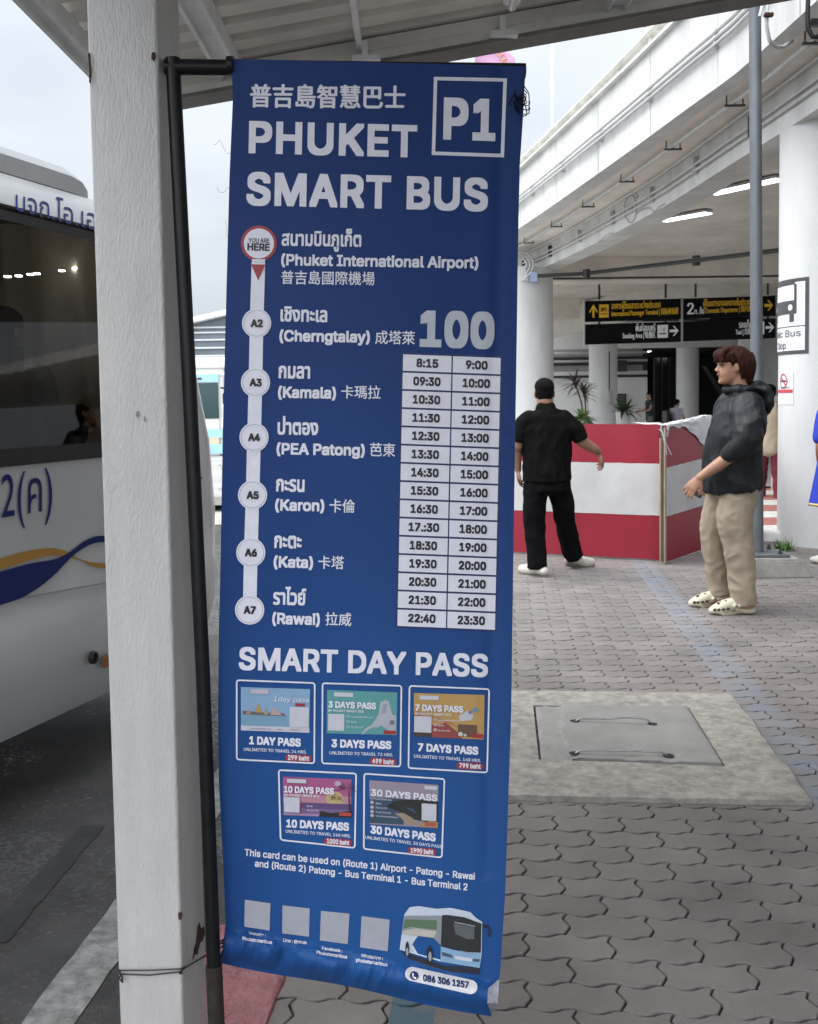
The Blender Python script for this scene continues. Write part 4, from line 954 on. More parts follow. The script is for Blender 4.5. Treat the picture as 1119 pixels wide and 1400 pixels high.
# sign sheet wrapped on the near column
def wrap(px, py, lift=.003):
    """a point on the near column's skin seen at a pixel"""
    d = ray(px, py); d2 = d / d.y; R = rcr + lift
    # (d2.x*t - cx)^2 + (t - cy)^2 = R^2
    a = d2.x**2 + 1; b = -2*(d2.x*rcx + 9.85); c = rcx**2 + 9.85**2 - R*R
    disc_ = b*b - 4*a*c
    t = (-b - math.sqrt(max(0, disc_)))/(2*a); return EYE + d2*t
ang0 = math.atan2(wrap(1107, 430).y-9.85, wrap(1107, 430).x-rcx)
zt_, zb_ = wrap(1107, 378).z, wrap(1107, 483).z
sw = .72                                        # sheet width along the skin
def onc(s, z, lift=0.003):                      # s metres leftwards from the sheet's right edge
    a = ang0 - s/rcr; return Vector((rcx + (rcr+lift)*math.cos(a), 9.85 + (rcr+lift)*math.sin(a), z))
bs_ = empty('bus_stop_sign', onc(.36, zb_), 'white bus stop sign sheet with bus symbol wrapped around the column', 'sign')
def cgrid(m_, s0, s1, z0, z1, lift, n=14): m_.grid(lambda u, v: onc(s0+(s1-s0)*u, z0+(z1-z0)*v, lift), n, 1); return m_
sign_dark = mat('sign_dark', (.06, .06, .065), .5); sign_white = mat('sign_white', (.74, .75, .76), .45, var=.04)
H_ = zt_-zb_
cgrid(MB(), 0, sw, zb_, zt_, .004).build('border', sign_dark, bs_)
cgrid(MB(), .035, sw-.035, zb_+.035, zb_+H_*.36, .008).build('caption_panel', sign_white, bs_)
cgrid(MB(), .035, sw-.035, zb_+H_*.375, zt_-.035, .008).build('symbol_panel', sign_white, bs_)
m_ = MB(); zc = zb_ + H_*.70; sc0 = sw/2
def csurf(a, b, lift): return onc(sw - a, b, .008+lift)
text(m_, 'Public Bus', (.06, zb_+H_*.235), (sw-.075, zb_+H_*.235), .062, csurf, lift=.003, bold=.02, upv=(0, 1)); text(m_, 'Stop', (.255, zb_+H_*.08), (.455, zb_+H_*.08), .062, csurf, lift=.003, bold=.02, upv=(0, 1))
m_.build('caption_lettering', sign_dark, bs_)
m_ = MB(); bw = .235
cgrid(m_, sc0-bw, sc0+bw, zc-.115, zc+.01, .011); cgrid(m_, sc0-bw, sc0-bw+.03, zc+.01, zc+.16, .011); cgrid(m_, sc0+bw-.03, sc0+bw, zc+.01, zc+.16, .011)
cgrid(m_, sc0-bw+.02, sc0+bw-.02, zc+.155, zc+.185, .011); cgrid(m_, sc0-bw+.05, sc0+bw-.05, zc+.185, zc+.20, .011)
cgrid(m_, sc0-bw+.03, sc0-bw+.09, zc-.19, zc-.113, .011); cgrid(m_, sc0+bw-.09, sc0+bw-.03, zc-.19, zc-.113, .011)
m_.build('bus_symbol', sign_dark, bs_)
m_ = MB()
for s in (sc0-bw+.075, sc0+bw-.075): m_.add([onc(s+.03*math.cos(t), zc-.055+.03*math.sin(t), .014) for t in np.linspace(0, 2*math.pi, 17)[:-1]], [tuple(range(16))])
m_.build('headlight_dot', sign_white, bs_)
# no-smoking notice under it
zt2, zb2 = wrap(1083, 508).z, wrap(1083, 553).z; s0 = (ang0 - math.atan2(wrap(1085.5, 530).y-9.85, wrap(1085.5, 530).x-rcx))*rcr
ns = empty('no_smoking_notice', onc(s0+.13, zb2), 'small white no smoking notice with red band on the column', 'notice')
cgrid(MB(), s0, s0+.30, zb2, zt2, .004).build('sheet', sign_white, ns)
m_ = MB(); zc2 = zb2+(zt2-zb2)*.72; hh = zt2-zb2
ring = [onc(s0+.15+r*math.cos(t), zc2+r*math.sin(t), .008) for r in (.072, .058) for t in np.linspace(0, 2*math.pi, 25)[:-1]]
m_.add(ring, [(i, (i+1) % 24, 24+(i+1) % 24, 24+i) for i in range(24)]); m_.add([onc(s0+.15+x, zc2+z, .009) for x, z in ((.052, .036), (.042, .048), (-.052, -.036), (-.042, -.048))], [(0, 1, 2, 3)])
cgrid(m_, s0+.004, s0+.296, zb2+hh*.36, zb2+hh*.46, .008); m_.build('red_mark', mat('sign_red', (.55, .05, .06), .5), ns)
m_ = MB(); cgrid(m_, s0+.10, s0+.20, zc2-.008, zc2+.008, .0075); text(m_, 'NO SMOKING', (sw-s0-.26, zb2+hh*.49), (sw-s0-.04, zb2+hh*.49), .018, csurf, lift=.002, upv=(0, 1)); text(m_, 'xxx', (sw-s0-.2, zb2+hh*.18), (sw-s0-.1, zb2+hh*.18), .02, csurf, lift=.002, upv=(0, 1)) if False else None
m_.build('notice_lettering', sign_dark, ns)

# ------------------------------------------------------------------ hanging direction signs
sign_black = mat('sign_black', (.005, .005, .006), .5, spec=.1); sign_yel = mat('sign_yellow', (.85, .50, .02), .5); sign_wht = mat('sign_letter_white', (.86, .87, .88), .5); sign_edge = mat('sign_edge', (.40, .40, .39), .5, .3)
YSG = 24.5
def dirsign(q, label, rods, fn):
    tl, trr, brr, bl = [P(x, y, YSG) for x, y in q]
    o = empty('direction_sign', (bl+brr)/2, label, 'sign', 'black direction signs hanging under the ramp')
    def S(a, b, lift): return (tl*(1-a)+trr*a)*(1-b) + (bl*(1-a)+brr*a)*b - Vector((0, lift, 0))
    for b0, b1 in ((.0, .475), (.535, 1.0)):
        m_ = MB(); c = [S(0, b0, 0), S(1, b0, 0), S(1, b1, 0), S(0, b1, 0)]; m_.prism(c, (0, .12, 0)); m_.build('panel', sign_black, o)
    m_ = MB(); 
    for a in (-.012, 1.004): m_.prism([S(a, -.02, .01), S(a+.010, -.02, .01), S(a+.010, 1.02, .01), S(a, 1.02, .01)], (0, .14, 0))
    m_.build('side_frame', sign_edge, o)
    for x in rods:
        a = (x-q[0][0])/(q[1][0]-q[0][0]); p = S(a, 0, -.06); m_ = MB(); m_.tube([p + Vector((0, 0, .03)), (p.x, p.y, 4.45)], .028, 8); m_.build('hanger_rod', dark_metal, o); m_ = MB(); m_.tube([S(a, .47, -.06), S(a, .54, -.06)], .028, 8); m_.build('link_rod', dark_metal, o)
    fn(o, S)
def arrow(m_, S, a, b, w, h, up, lift=.02):
    pts = [(0, -.5), (.5, 0), (.32, .0), (.15, -.17), (.15, .5), (-.15, .5), (-.15, -.17), (-.32, .0), (-.5, 0)] if False else [(0, -.5), (.48, -.02), (.48, .17), (.13, -.18), (.13, .5), (-.13, .5), (-.13, -.18), (-.48, .17), (-.48, -.02)]
    if not up: pts = [(-y, x) for x, y in pts]
    v = [S(a+x*w, b+y*h, lift) for x, y in pts]; m_.add(v, [(0, 1, 2, 3), (0, 3, 4, 5, 6), (0, 6, 7, 8)])
def rect(m_, S, a0, b0, a1, b1, lift): m_.add([S(a0, b0, lift), S(a1, b0, lift), S(a1, b1, lift), S(a0, b1, lift)], [(0, 1, 2, 3)])
def sign_left(o, S):
    ts = lambda a, b, l: S(a, b, l)
    m_ = MB(); arrow(m_, S, .085, .235, .085, .30, True); rect(m_, S, .145, .09, .245, .39, .02)
    text(m_, 'อาคารผู้โดยสารระหว่างประเทศ', (.275, .20), (.79, .20), .105, ts, lift=.02, bold=.018, upv=(0, -1), step=.0004)
    text(m_, 'International Passenger Terminal | 国际候机楼', (.275, .365), (.975, .345), .085, ts, lift=.02, bold=.018, upv=(0, -1), step=.0004); m_.build('yellow_lettering', sign_yel, o)
    m_ = MB(); text(m_, "INT'L", (.16, .25), (.23, .25), .085, ts, lift=.035, bold=.018, upv=(0, -1), step=.0004); rect(m_, S, .16, .30, .23, .315, .035); m_.build('badge_lettering', sign_black, o)
    m_ = MB(); text(m_, 'พื้นที่สูบบุหรี่', (.525, .73), (.735, .73), .11, ts, lift=.02, bold=.018, upv=(0, -1), step=.0004); text(m_, 'Smoking Area | 吸烟区', (.39, .885), (.735, .88), .085, ts, lift=.02, bold=.018, upv=(0, -1), step=.0004)
    rect(m_, S, .755, .60, .865, .90, .02); arrow(m_, S, .93, .745, .095, .24, False); m_.build('white_lettering', sign_wht, o)
    m_ = MB(); rect(m_, S, .775, .79, .845, .815, .035); m_.tube([S(.83, .75, .04), S(.815, .71, .04), S(.83, .67, .04)], .008, 5); m_.build('smoking_symbol', sign_black, o)
def sign_right(o, S):
    ts = lambda a, b, l: S(a, b, l)
    m_ = MB(); text(m_, 'ผู้โดยสารขาออกภายในประเทศ', (.215, .20), (.76, .20), .105, ts, lift=.02, bold=.018, upv=(0, -1), step=.0004); text(m_, 'Domestic Departures | 国内出发', (.24, .36), (.78, .345), .085, ts, lift=.02, bold=.018, upv=(0, -1), step=.0004)
    arrow(m_, S, .925, .225, .095, .26, False); m_.build('yellow_lettering', sign_yel, o)
    m_ = MB(); text(m_, '2', (.04, .37), (.115, .37), .26, ts, lift=.02, bold=.018, upv=(0, -1), step=.0004); text(m_, 'FL.', (.12, .37), (.165, .37), .10, ts, lift=.02, bold=.018, upv=(0, -1), step=.0004); text(m_, 'ชั้น', (.175, .37), (.225, .37), .10, ts, lift=.02, bold=.018, upv=(0, -1), step=.0004)
    text(m_, 'รถแท็กซี่', (.60, .73), (.77, .73), .11, ts, lift=.02, bold=.018, upv=(0, -1), step=.0004); text(m_, 'Taxi | 出租车', (.565, .885), (.77, .88), .085, ts, lift=.02, bold=.018, upv=(0, -1), step=.0004)
    rect(m_, S, .80, .60, .875, .90, .02); arrow(m_, S, .935, .745, .095, .24, False); m_.build('white_lettering', sign_wht, o)
dirsign([(801, 411.5), (931.5, 408), (931.5, 467), (801, 471)], 'black hanging sign with yellow up arrow and white smoking area arrow', (821, 912), sign_left)
dirsign([(935, 408), (1061, 404), (1061.5, 462), (935, 466.5)], 'black hanging sign with large white figure 2 and taxi arrow', (953, 1052), sign_right)

# ------------------------------------------------------------------ the white bus
BA = math.radians(18.2); BD = Vector((math.sin(BA), math.cos(BA), 0)); BN = Vector((math.cos(BA), -math.sin(BA), 0))
B0 = G(75, 998, .18)
def bpt(t, s, z): return Vector((B0.x, B0.y, 0)) + BD*t + BN*s + Vector((0, 0, z))
def bside(px, py, s=0.0):
    d = ray(px, py); k = (Vector((B0.x, B0.y, 0)) + BN*s - EYE).dot(BN)/d.dot(BN); return EYE + d*k
def bt(p): return (p - Vector((B0.x, B0.y, 0))).dot(BD)
fr_tab = sorted([(bside(x, y).z, bt(bside(x, y)) + .20) for x, y in ((258, 395), (262, 414), (272, 520), (284, 620), (290, 700), (292, 821), (283, 872))])
def tfront(z):
    zs = [q[0] for q in fr_tab]; ts = [q[1] for q in fr_tab]
    return float(np.interp(z, zs, ts)) - (max(0, z-zs[-1])*.55)
ZW0 = bside(0, 622).z; ZW1 = bside(0, 284).z; ZC1 = bside(0, 233, -.13).z; ZA1 = ZC1 + .115
bus_white = mat('bus_white', (.40, .40, .395), .3, var=.05, vs=2, coat=.25); bus_grey = mat('bus_grey', (.30, .30, .30), .3, var=.08, vs=3); bus_black = mat('bus_black', (.012, .012, .013), .3)
bus_navy = mat('bus_navy', (.006, .014, .10), .6, spec=.2); bus_gold = mat('bus_gold', (.36, .19, .03), .5, spec=.3); rubber = mat('rubber', (.015, .015, .015), .8)
glass = bpy.data.materials.new('tinted_glass'); glass.use_nodes = True
_n = glass.node_tree.nodes; _l = glass.node_tree.links; _n.remove(_n['Principled BSDF'])
tr_ = _n.new('ShaderNodeBsdfTransparent'); tr_.inputs[0].default_value = (.70, .70, .68, 1); gl_ = _n.new('ShaderNodeBsdfGlossy'); gl_.inputs['Roughness'].default_value = .02
fz = _n.new('ShaderNodeFresnel'); fz.inputs[0].default_value = 1.45; ms = _n.new('ShaderNodeMixShader'); _l.new(fz.outputs[0], ms.inputs[0]); _l.new(tr_.outputs[0], ms.inputs[1]); _l.new(gl_.outputs[0], ms.inputs[2]); _l.new(ms.outputs[0], _n['Material Output'].inputs[0])
bus = empty('parked_bus', bpt(0, -1, ROADZ), 'white bus with dark windows and blue and gold ribbon stripes at the kerb', 'bus')
BLEN, BW = 8.6, 2.15
levels = [(.20, -.06), (.28, -.025), (.45, -.01), (.66, .0), (.67, -.006), (.9, 0), (ZW0-.012, 0), (ZW1+.012, -.045), (ZW1+.03, -.05), (ZC1-.06, -.11), (ZC1, -.15), (ZC1+.045, -.30)]
def ring(z, so):
    tf = tfront(z); r = .22 + min(.15, abs(so)*.4); pts = []
    s1 = so; s0 = -BW-so; t0 = -BLEN
    NS = 34
    for i in range(NS): pts.append((t0+.2 + (tf-r-t0-.2)*i/(NS-1), s1))
    for i in range(1, 9): a = math.pi/2*i/9; pts.append((tf-r+r*math.sin(a), s1-r+r*math.cos(a)))
    for i in range(9): pts.append((tf, s1-r + (s0+r-s1+r)*i/8))
    for i in range(1, 9): a = math.pi/2*i/9; pts.append((tf-r+r*math.cos(a), s0+r-r*math.sin(a)))
    for i in range(NS): pts.append((tf-r + (t0+.2-tf+r)*i/(NS-1), s0))
    return pts
rings = [[bpt(t, s, z) for t, s in ring(z, so)] for z, so in levels]
nb = len(rings[0]); fs = []
for i in range(len(levels)-1):
    for k in range(nb):
        if i == 6 and (k < 31 or k > nb-31): continue                    # the long window opening on the near side
        fs.append((i*nb+k, i*nb+(k+1) % nb, (i+1)*nb+(k+1) % nb, (i+1)*nb+k))
fs.append(tuple((len(levels)-1)*nb+k for k in range(nb)))
mb = MB(); mb.add([p for r in rings for p in r], fs); mb.build('body', bus_white, bus, smooth=True)
tA, tB = bt(rings[6][0])+.02, bt(rings[6][31])-.005
m_ = MB(); m_.add([bpt(tA, .004, ZW0-.03), bpt(tB, .004, ZW0-.03), bpt(tB-.03, -.043, ZW1+.025), bpt(tA, -.043, ZW1+.025)], [(0, 1, 2, 3)]); m_.build('window', glass, bus, fix=False)
for t in np.arange(tB-2.35, tA, -1.25):
    m_ = MB(); m_.add([bpt(t, .008, ZW0-.03), bpt(t+.035, .008, ZW0-.03), bpt(t+.035, -.039, ZW1+.025), bpt(t, -.039, ZW1+.025)], [(0, 1, 2, 3)]); m_.build('window_joint', rubber, bus)
m_ = MB(); m_.add([bpt(tA, .007, ZW0-.045), bpt(tB+.02, .007, ZW0-.045), bpt(tB+.02, .006, ZW0+.02), bpt(tA, .006, ZW0+.02)], [(0, 1, 2, 3)])
m_.add([bpt(tA, -.036, ZW1-.03), bpt(tB, -.036, ZW1-.03), bpt(tB, -.046, ZW1+.032), bpt(tA, -.046, ZW1+.032)], [(0, 1, 2, 3)]); m_.build('window_rim', rubber, bus)
# air-conditioning pod on the roof
te = bt(bside(117, 262, -.2)); m_ = MB()
zq = ZC1-.005
prof = [(-.20, zq), (-.165, zq+.015), (-.165, zq+.085), (-.205, zq+.125), (-.6, zq+.15), (-1.55, zq+.15), (-1.9, zq+.125), (-1.95, zq+.02), (-1.9, zq)]
rgs = [[bpt(t, s*1.0 - sh, z*1.0 if True else z) for s, z in [(s, zq+(z-zq)*k) for s, z in prof]] for t, k, sh in ((-6, 1, 0), (te-.30, 1, 0), (te-.14, .99, .0), (te-.06, .86, .004), (te-.015, .55, .012), (te+.0, .06, .02))]
kk = len(prof); m_.add([p for r in rgs for p in r], [(i*kk+j, i*kk+(j+1) % kk, (i+1)*kk+(j+1) % kk, (i+1)*kk+j) for i in range(5) for j in range(kk)] + [tuple(5*kk+j for j in range(kk))])
m_.build('roof_pod', bus_grey, bus, smooth=True)
m_ = MB(); m_.tube([bpt(-6, -.155, ZC1-.012), bpt(te+.01, -.155, ZC1-.012)], .011, 6); m_.build('pod_seal', rubber, bus)
# ribbons, number and name painted on the side
def bq3(x, y): return (.295*x, 680+.295*y)
def ribbon(name, up, lo, m, s=.005):
    m_ = MB(); n = len(up); m_.add([bside(*bq3(*p), s) for p in up] + [bside(*bq3(*p), s) for p in lo], [(i, i+1, n+i+1, n+i) for i in range(n-1)]); return m_.build(name, m, bus)
def dens(tab, n=40):
    xs = np.linspace(tab[0][0], tab[-1][0], n); return [(x, curve(tab, x)) if True else 0 for x in xs]
up_n = dens([(-420, 470), (-200, 398), (0, 345), (150, 305), (270, 283), (330, 250), (390, 205), (440, 182), (485, 178), (560, 190), (700, 240)]); lo_n = dens([(-420, 610), (-200, 552), (0, 500), (110, 462), (200, 405), (270, 345), (330, 280), (390, 235), (440, 212), (485, 208), (560, 215), (700, 250)])
up_g = dens([(-420, 420), (-200, 345), (0, 285), (90, 258), (180, 240), (240, 235), (310, 248), (350, 275), (420, 300), (485, 305), (560, 300), (700, 262)]); lo_g = dens([(-420, 468), (-200, 390), (0, 335), (150, 290), (240, 270), (310, 275), (370, 290), (430, 320), (485, 328), (560, 320), (700, 275)])
ribbon('gold_ribbon', up_g, lo_g, bus_gold, .005); ribbon('navy_ribbon', up_n, lo_n, bus_navy, .007)
m_ = MB(); bs2 = lambda x, y, l: bside(x, y, .004+l)
text(m_, '.2(ค)', (-6, 709), (72, 697), 43, bs2, lift=.0006, upv=(0, -1)); m_.build('number_lettering', bus_navy, bus)
def cove(px, py, l):
    o = bpt(0, -.05, ZW1+.03); e = (bpt(0, -.11, ZC1-.06) - o); nr = BD.cross(e).normalized()
    if nr.dot(BN) < 0: nr = -nr
    d = ray(px, py); return EYE + d*((o + nr*(.003+l) - EYE).dot(nr)/d.dot(nr))
m_ = MB(); text(m_, 'บจก.โอ.เอส', (22, 287), (150, 319), 20, cove, lift=.0006, upv=(0, -1)); m_.build('company_lettering', bus_navy, bus)
m_ = MB(); m_.add([bside(269, 652, .006), bside(278, 652, .006), bside(272, 661, .006)], [(0, 1, 2)]); m_.build('painted_arrow', bus_navy, bus)
def bdisc(px, py, r, s, name, m):
    c = bside(px, py, s); m_ = MB(); n = 20
    vs = []
    for rr, ss in ((r*1.15, 0), (r*1.1, .012), (r*.8, .014), (r*.7, .004), (0.001, .006)):
        vs += [c + BD*rr*math.cos(2*math.pi*i/n) + Vector((0, 0, rr*math.sin(2*math.pi*i/n))) + BN*ss for i in range(n)]
    m_.add(vs, [(k*n+i, k*n+(i+1) % n, (k+1)*n+(i+1) % n, (k+1)*n+i) for k in range(4) for i in range(n)]); return m_.build(name, m, bus, smooth=True)
bdisc(127, 899, .024, .0, 'socket_cap', bus_black)
c = bside(146, 904, 0); m_ = MB(); 
m_.add([c + BD*a + Vector((0, 0, b)) + BN*q for q in (0, .014) for a, b in ((-.03, -.022), (.05, -.022), (.05, .022), (-.03, .022))], [(4, 5, 6, 7), (0, 1, 5, 4), (1, 2, 6, 5), (2, 3, 7, 6), (3, 0, 4, 7)]); m_.build('side_reflector', mat('amber', (.20, .08, .02), .4), bus)
# skirt seams
for (xa, ya, xb, yb) in ((-200, 860, 160, 794), ):
    m_ = MB(); a, b = bside(xa, ya, .002), bside(xb, yb, .002); m_.tube([a, b], .0035, 5); m_.build('skirt_seam', mat('seam_grey', (.25, .25, .25), .6), bus)
for t in (-1.9, -6.9, 0.62):
    for s in (-.18, -BW+.18):
        if t > 0: continue
        q = bpt(t, s, ROADZ+.38); wv = [(q + BN*w_ + BD*rr*math.cos(a) + Vector((0, 0, rr*math.sin(a)))) for rr, w_ in ((.2, .1), (.34, .12), (.38, .08), (.38, -.08), (.34, -.12)) for a in np.linspace(0, 2*math.pi, 25)[:-1]]
        m_ = MB(); m_.add(wv, [(k*24+i, k*24+(i+1) % 24, (k+1)*24+(i+1) % 24, (k+1)*24+i) for k in range(4) for i in range(24)] + [tuple(range(24))]); m_.build('wheel', rubber, bus, smooth=True)
# inside: lining, curtains, seats, lamps
dk = mat('interior_dark', (.22, .21, .20), .8); cur = mat('curtain_beige', (.62, .55, .43), .9, var=.1, vs=8); _cn = cur.node_tree; _tl = _cn.nodes.new('ShaderNodeBsdfTranslucent'); _tl.inputs[0].default_value = (.75, .66, .52, 1); _mxs = _cn.nodes.new('ShaderNodeMixShader'); _mxs.inputs[0].default_value = .5; _cn.links.new(_cn.nodes['Principled BSDF'].outputs[0], _mxs.inputs[1]); _cn.links.new(_tl.outputs[0], _mxs.inputs[2]); _cn.links.new(_mxs.outputs[0], _cn.nodes['Material Output'].inputs[0]); seat_m = mat('seat_fabric', (.025, .026, .03), .9, var=.2, vs=20)
m_ = MB(); m_.add([bpt(t, s, z) for t, s, z in ((-8.2, -.12, .7), (tB-.05, -.12, .7), (tB-.05, -2.0, .7), (-8.2, -2.0, .7))], [(0, 1, 2, 3)]); m_.add([bpt(tB+.06, s, z) for s, z in ((-.12, .7), (-2.0, .7), (-2.0, 2.33), (-.12, 2.33))], [(0, 1, 2, 3)]); m_.add([bpt(-8.2, s, z) for s, z in ((-.12, .7), (-2.0, .7), (-2.0, 2.25), (-.12, 2.25))], [(0, 1, 2, 3)])
m_.build('cabin_floor', dk, bus)
m_ = MB(); m_.grid(lambda u, v: bpt(-8.2+(tB+8.2)*u, -.14-1.86*v, ZC1-.03+.03*math.sin(math.pi*v)-.10*max(0, .12-v)/.12), 4, 16); m_.build('cabin_ceiling', mat('ceiling_lining', (.55, .55, .53), .8), bus)
m_ = MB(); m_.grid(lambda u, v: bpt(-8.0+(tB+7.9)*u, -1.93 + .04*math.sin(u*230+.8*math.sin(u*37)) , .95+(ZC1-1.06)*v), 900, 1); m_.build('curtain', cur, bus, smooth=True)
m_ = MB(); m_.grid(lambda u, v: bpt(tB-.015 + .030*math.sin(u*62+.9*math.sin(u*17)) , -.10-1.84*u, .95+(ZC1-1.02)*v), 240, 1); m_.build('curtain', cur, bus, smooth=True)
m_ = MB(); m_.grid(lambda u, v: bpt(-8.0+(tB+7.9)*u, -1.86, ZC1-.17+.10*v), 1, 1); m_.build('curtain_pelmet', mat('pelmet', (.2, .19, .17), .8), bus)
qs = bside(90, 466, -.62); t0s, dzs = bt(qs), qs.z - 1.72
for t in np.arange(t0s, -7.8, -.82):
    for s in (-.50, -1.55):
        m_ = MB(); q = bpt(t, s, dzs); M_ = Matrix(((BD.x, BN.x, 0, q.x), (BD.y, BN.y, 0, q.y), (0, 0, 1, 0), (0, 0, 0, 1)))
        m_.box((-.11, -.38, 1.0), (.03, .38, 1.58), M_); m_.box((-.12, -.30, 1.54), (.02, -.04, 1.72), M_); m_.box((-.12, .04, 1.54), (.02, .30, 1.72), M_); m_.box((.03, -.38, .95), (.5, .38, 1.12), M_); m_.build('seat', seat_m, bus, bevel=.035, smooth=True)
m_ = MB()
for px, py in ((11, 378), (26, 377), (42, 375), (51, 374), (85, 370), (104, 367), (116, 366), (122, 365)):
    q = bside(px, py, -.30); m_.box((q.x-.011, q.y-.011, q.z-.003), (q.x+.011, q.y+.011, q.z+.003))
m_.build('cabin_lamps', lamp_dim, bus)

# ------------------------------------------------------------------ far yard: second bus and hall
def hexbox(c, ax, ay, w, l, z0, z1): pass
q = P(306, 600, 25.5); fb = empty('distant_bus', (q.x-1.2, q.y, ROADZ), 'distant light blue and white bus seen between the pipe and the banner', 'bus')
zz = lambda y: P(300, y, 25.5).z
x1_ = q.x; x0_ = x1_-2.35
def fbox(name, y0, y1, m, dx0=0, dx1=0, dy=0, depth=.05, bev=0):
    m_ = MB(); m_.box((x0_+dx0, 25.5-dy, zz(y1)), (x1_-dx1, 25.5-dy+depth, zz(y0))); return m_.build(name, m, fb, bevel=bev)
lb_ = mat('bus_light_blue', (.30, .50, .66), .3); 
fbox('body', 511, 628, mat('bus_white_far', (.70, .70, .68), .35), depth=7, bev=.1)
fbox('roof_cap', 511, 522, lb_, .08, .08, .02, .1); fbox('windscreen', 523, 572, mat('dark_screen', (.02, .05, .05), .1), .1, .09, .03, .06); fbox('blue_band', 586, 598, lb_, .02, .02, .02); fbox('sand_band', 598, 607, mat('band_sand', (.52, .44, .30), .5), .5, .1, .025); fbox('bumper', 607, 620, lb_, .0, .0, .05, .1)
fbox('underside', 621, 633, rubber, .1, .1, -.1, 5); m_ = MB(); m_.box((x1_-.75, 25.42, zz(617)), (x1_-.35, 25.47, zz(609))); m_.build('headlight', mat('lamp_amber', (.7, .45, .08), .3), fb)
for dx in (.55, .95): m_ = MB(); m_.box((x1_-dx-.05, 25.46, zz(518.5)), (x1_-dx+.05, 25.50, zz(516))); m_.build('marker_light', bus_black, fb)
m_ = MB(); m_.tube([(x1_-.02, 25.45, zz(530)), (x1_+.18, 25.2, zz(532)), (x1_+.2, 25.15, zz(540))], .025, 6); m_.box((x1_+.08, 25.1, zz(552)), (x1_+.26, 25.2, zz(538))); m_.build('wing_mirror', rubber, fb)
hall = empty('distant_hall', (-12, 62, ROADZ), 'distant white hall with a louvred glass front and sloping roof', 'hall')
hz = lambda y, x=290: P(x, y, 60).z
xl, xr = P(120, 500, 60).x, P(600, 500, 60).x
m_ = MB(); m_.box((xl, 60, ROADZ), (xr, 78, hz(488))); m_.build('wall', mat('hall_white', (.72, .72, .70), .7, var=.06, vs=.5), hall)
m_ = MB(); m_.prism([(xl, 60.5, hz(489)), (xr, 60.5, hz(489)), (xr, 60.5, hz(398)), (P(310, 430, 60).x, 60.5, hz(430)), (P(268, 438, 60).x, 60.5, hz(438)), (xl, 60.5, hz(470))], (0, 14, 0)); m_.build('glass_front', mat('hall_glass', (.12, .145, .165), .3, var=.3, vs=.6), hall)
m_ = MB(); pr_ = [(xl, hz(474)), (P(268, 439, 60).x, hz(440)), (P(310, 430, 60).x, hz(431)), (xr, hz(399))]
for (a, b), (c, d) in zip(pr_, pr_[1:]): m_.prism([(a, 59.6, b), (c, 59.6, d), (c, 59.6, d+.28), (a, 59.6, b+.28)], (0, 15, 0))
m_.build('roof', mat('hall_roof', (.78, .79, .80), .5), hall)
for y in (448, 455, 465, 476, 487):
    m_ = MB(); m_.box((xl, 60.3, hz(y)), (xr, 60.48, hz(y)+.09)); m_.build('louvre', mat('louvre_grey', (.55, .57, .58), .5), hall)
m_ = MB(); m_.box((xl, 59.8, hz(503)), (xr, 59.98, hz(503)+.10)); m_.build('string_course', mat('course_grey', (.5, .5, .5), .7), hall)

# ------------------------------------------------------------------ pink flag and thin masts
fg = empty('pink_flag', P(650, 300, 11), 'pink flag with pale swirls showing above the banner', 'flag')
m_ = MB(); m_.grid(lambda u, v: P(651+54*u*(1-.0*v) if v > .12 else 651+(30+24*min(1, v/.12))*u, 60+150*v, 11+.05*math.sin(u*5+v*3)), 10, 24); m_.build('cloth', mat('flag_pink', (.56, .32, .47), .8, var=.12, vs=3), fg, smooth=True)
m_ = MB(); m_.tube([P(649, 55, 11), P(649, 420, 11), G(649, 732)], .018, 8); m_.build('flagstaff', conduit, fg)
m_ = MB()
for k in range(3): m_.tube([P(684+4*k+4*math.cos(t)*(1+.1*k), 72+6*k+4*math.sin(t), 10.93) for t in np.linspace(0, 5, 10)], .008, 5)
m_.build('swirl_print', mat('swirl', (.65, .3, .16), .8), fg)
for (x, y0, y1, w, lab) in ((756, 42, 195, .022, 'thin white mast above the ramp parapet near the banner'), (886, -10, 72, .028, 'thin white mast above the ramp parapet near the canopy edge')):
    Y = min(np.arange(9, 24, .05), key=lambda q: abs(gx(q, .3)/q - P(x, y1, 10).x/10)); X = gx(Y, .3)
    a = P(x, y1, Y*1.0); b = P(x, y0, Y); m_ = MB(); m_.tube([(X, Y, ZP-.9), (X, Y, b.z)], w, 8); m_.lathe([(w*1.5, -.05), (w*1.5, .05)], (X, Y, (a.z*.5+b.z*.5)), 8)
    tag(m_.build('mast', wall_white, smooth=True, origin=(X, Y, ZP)), lab, 'mast')

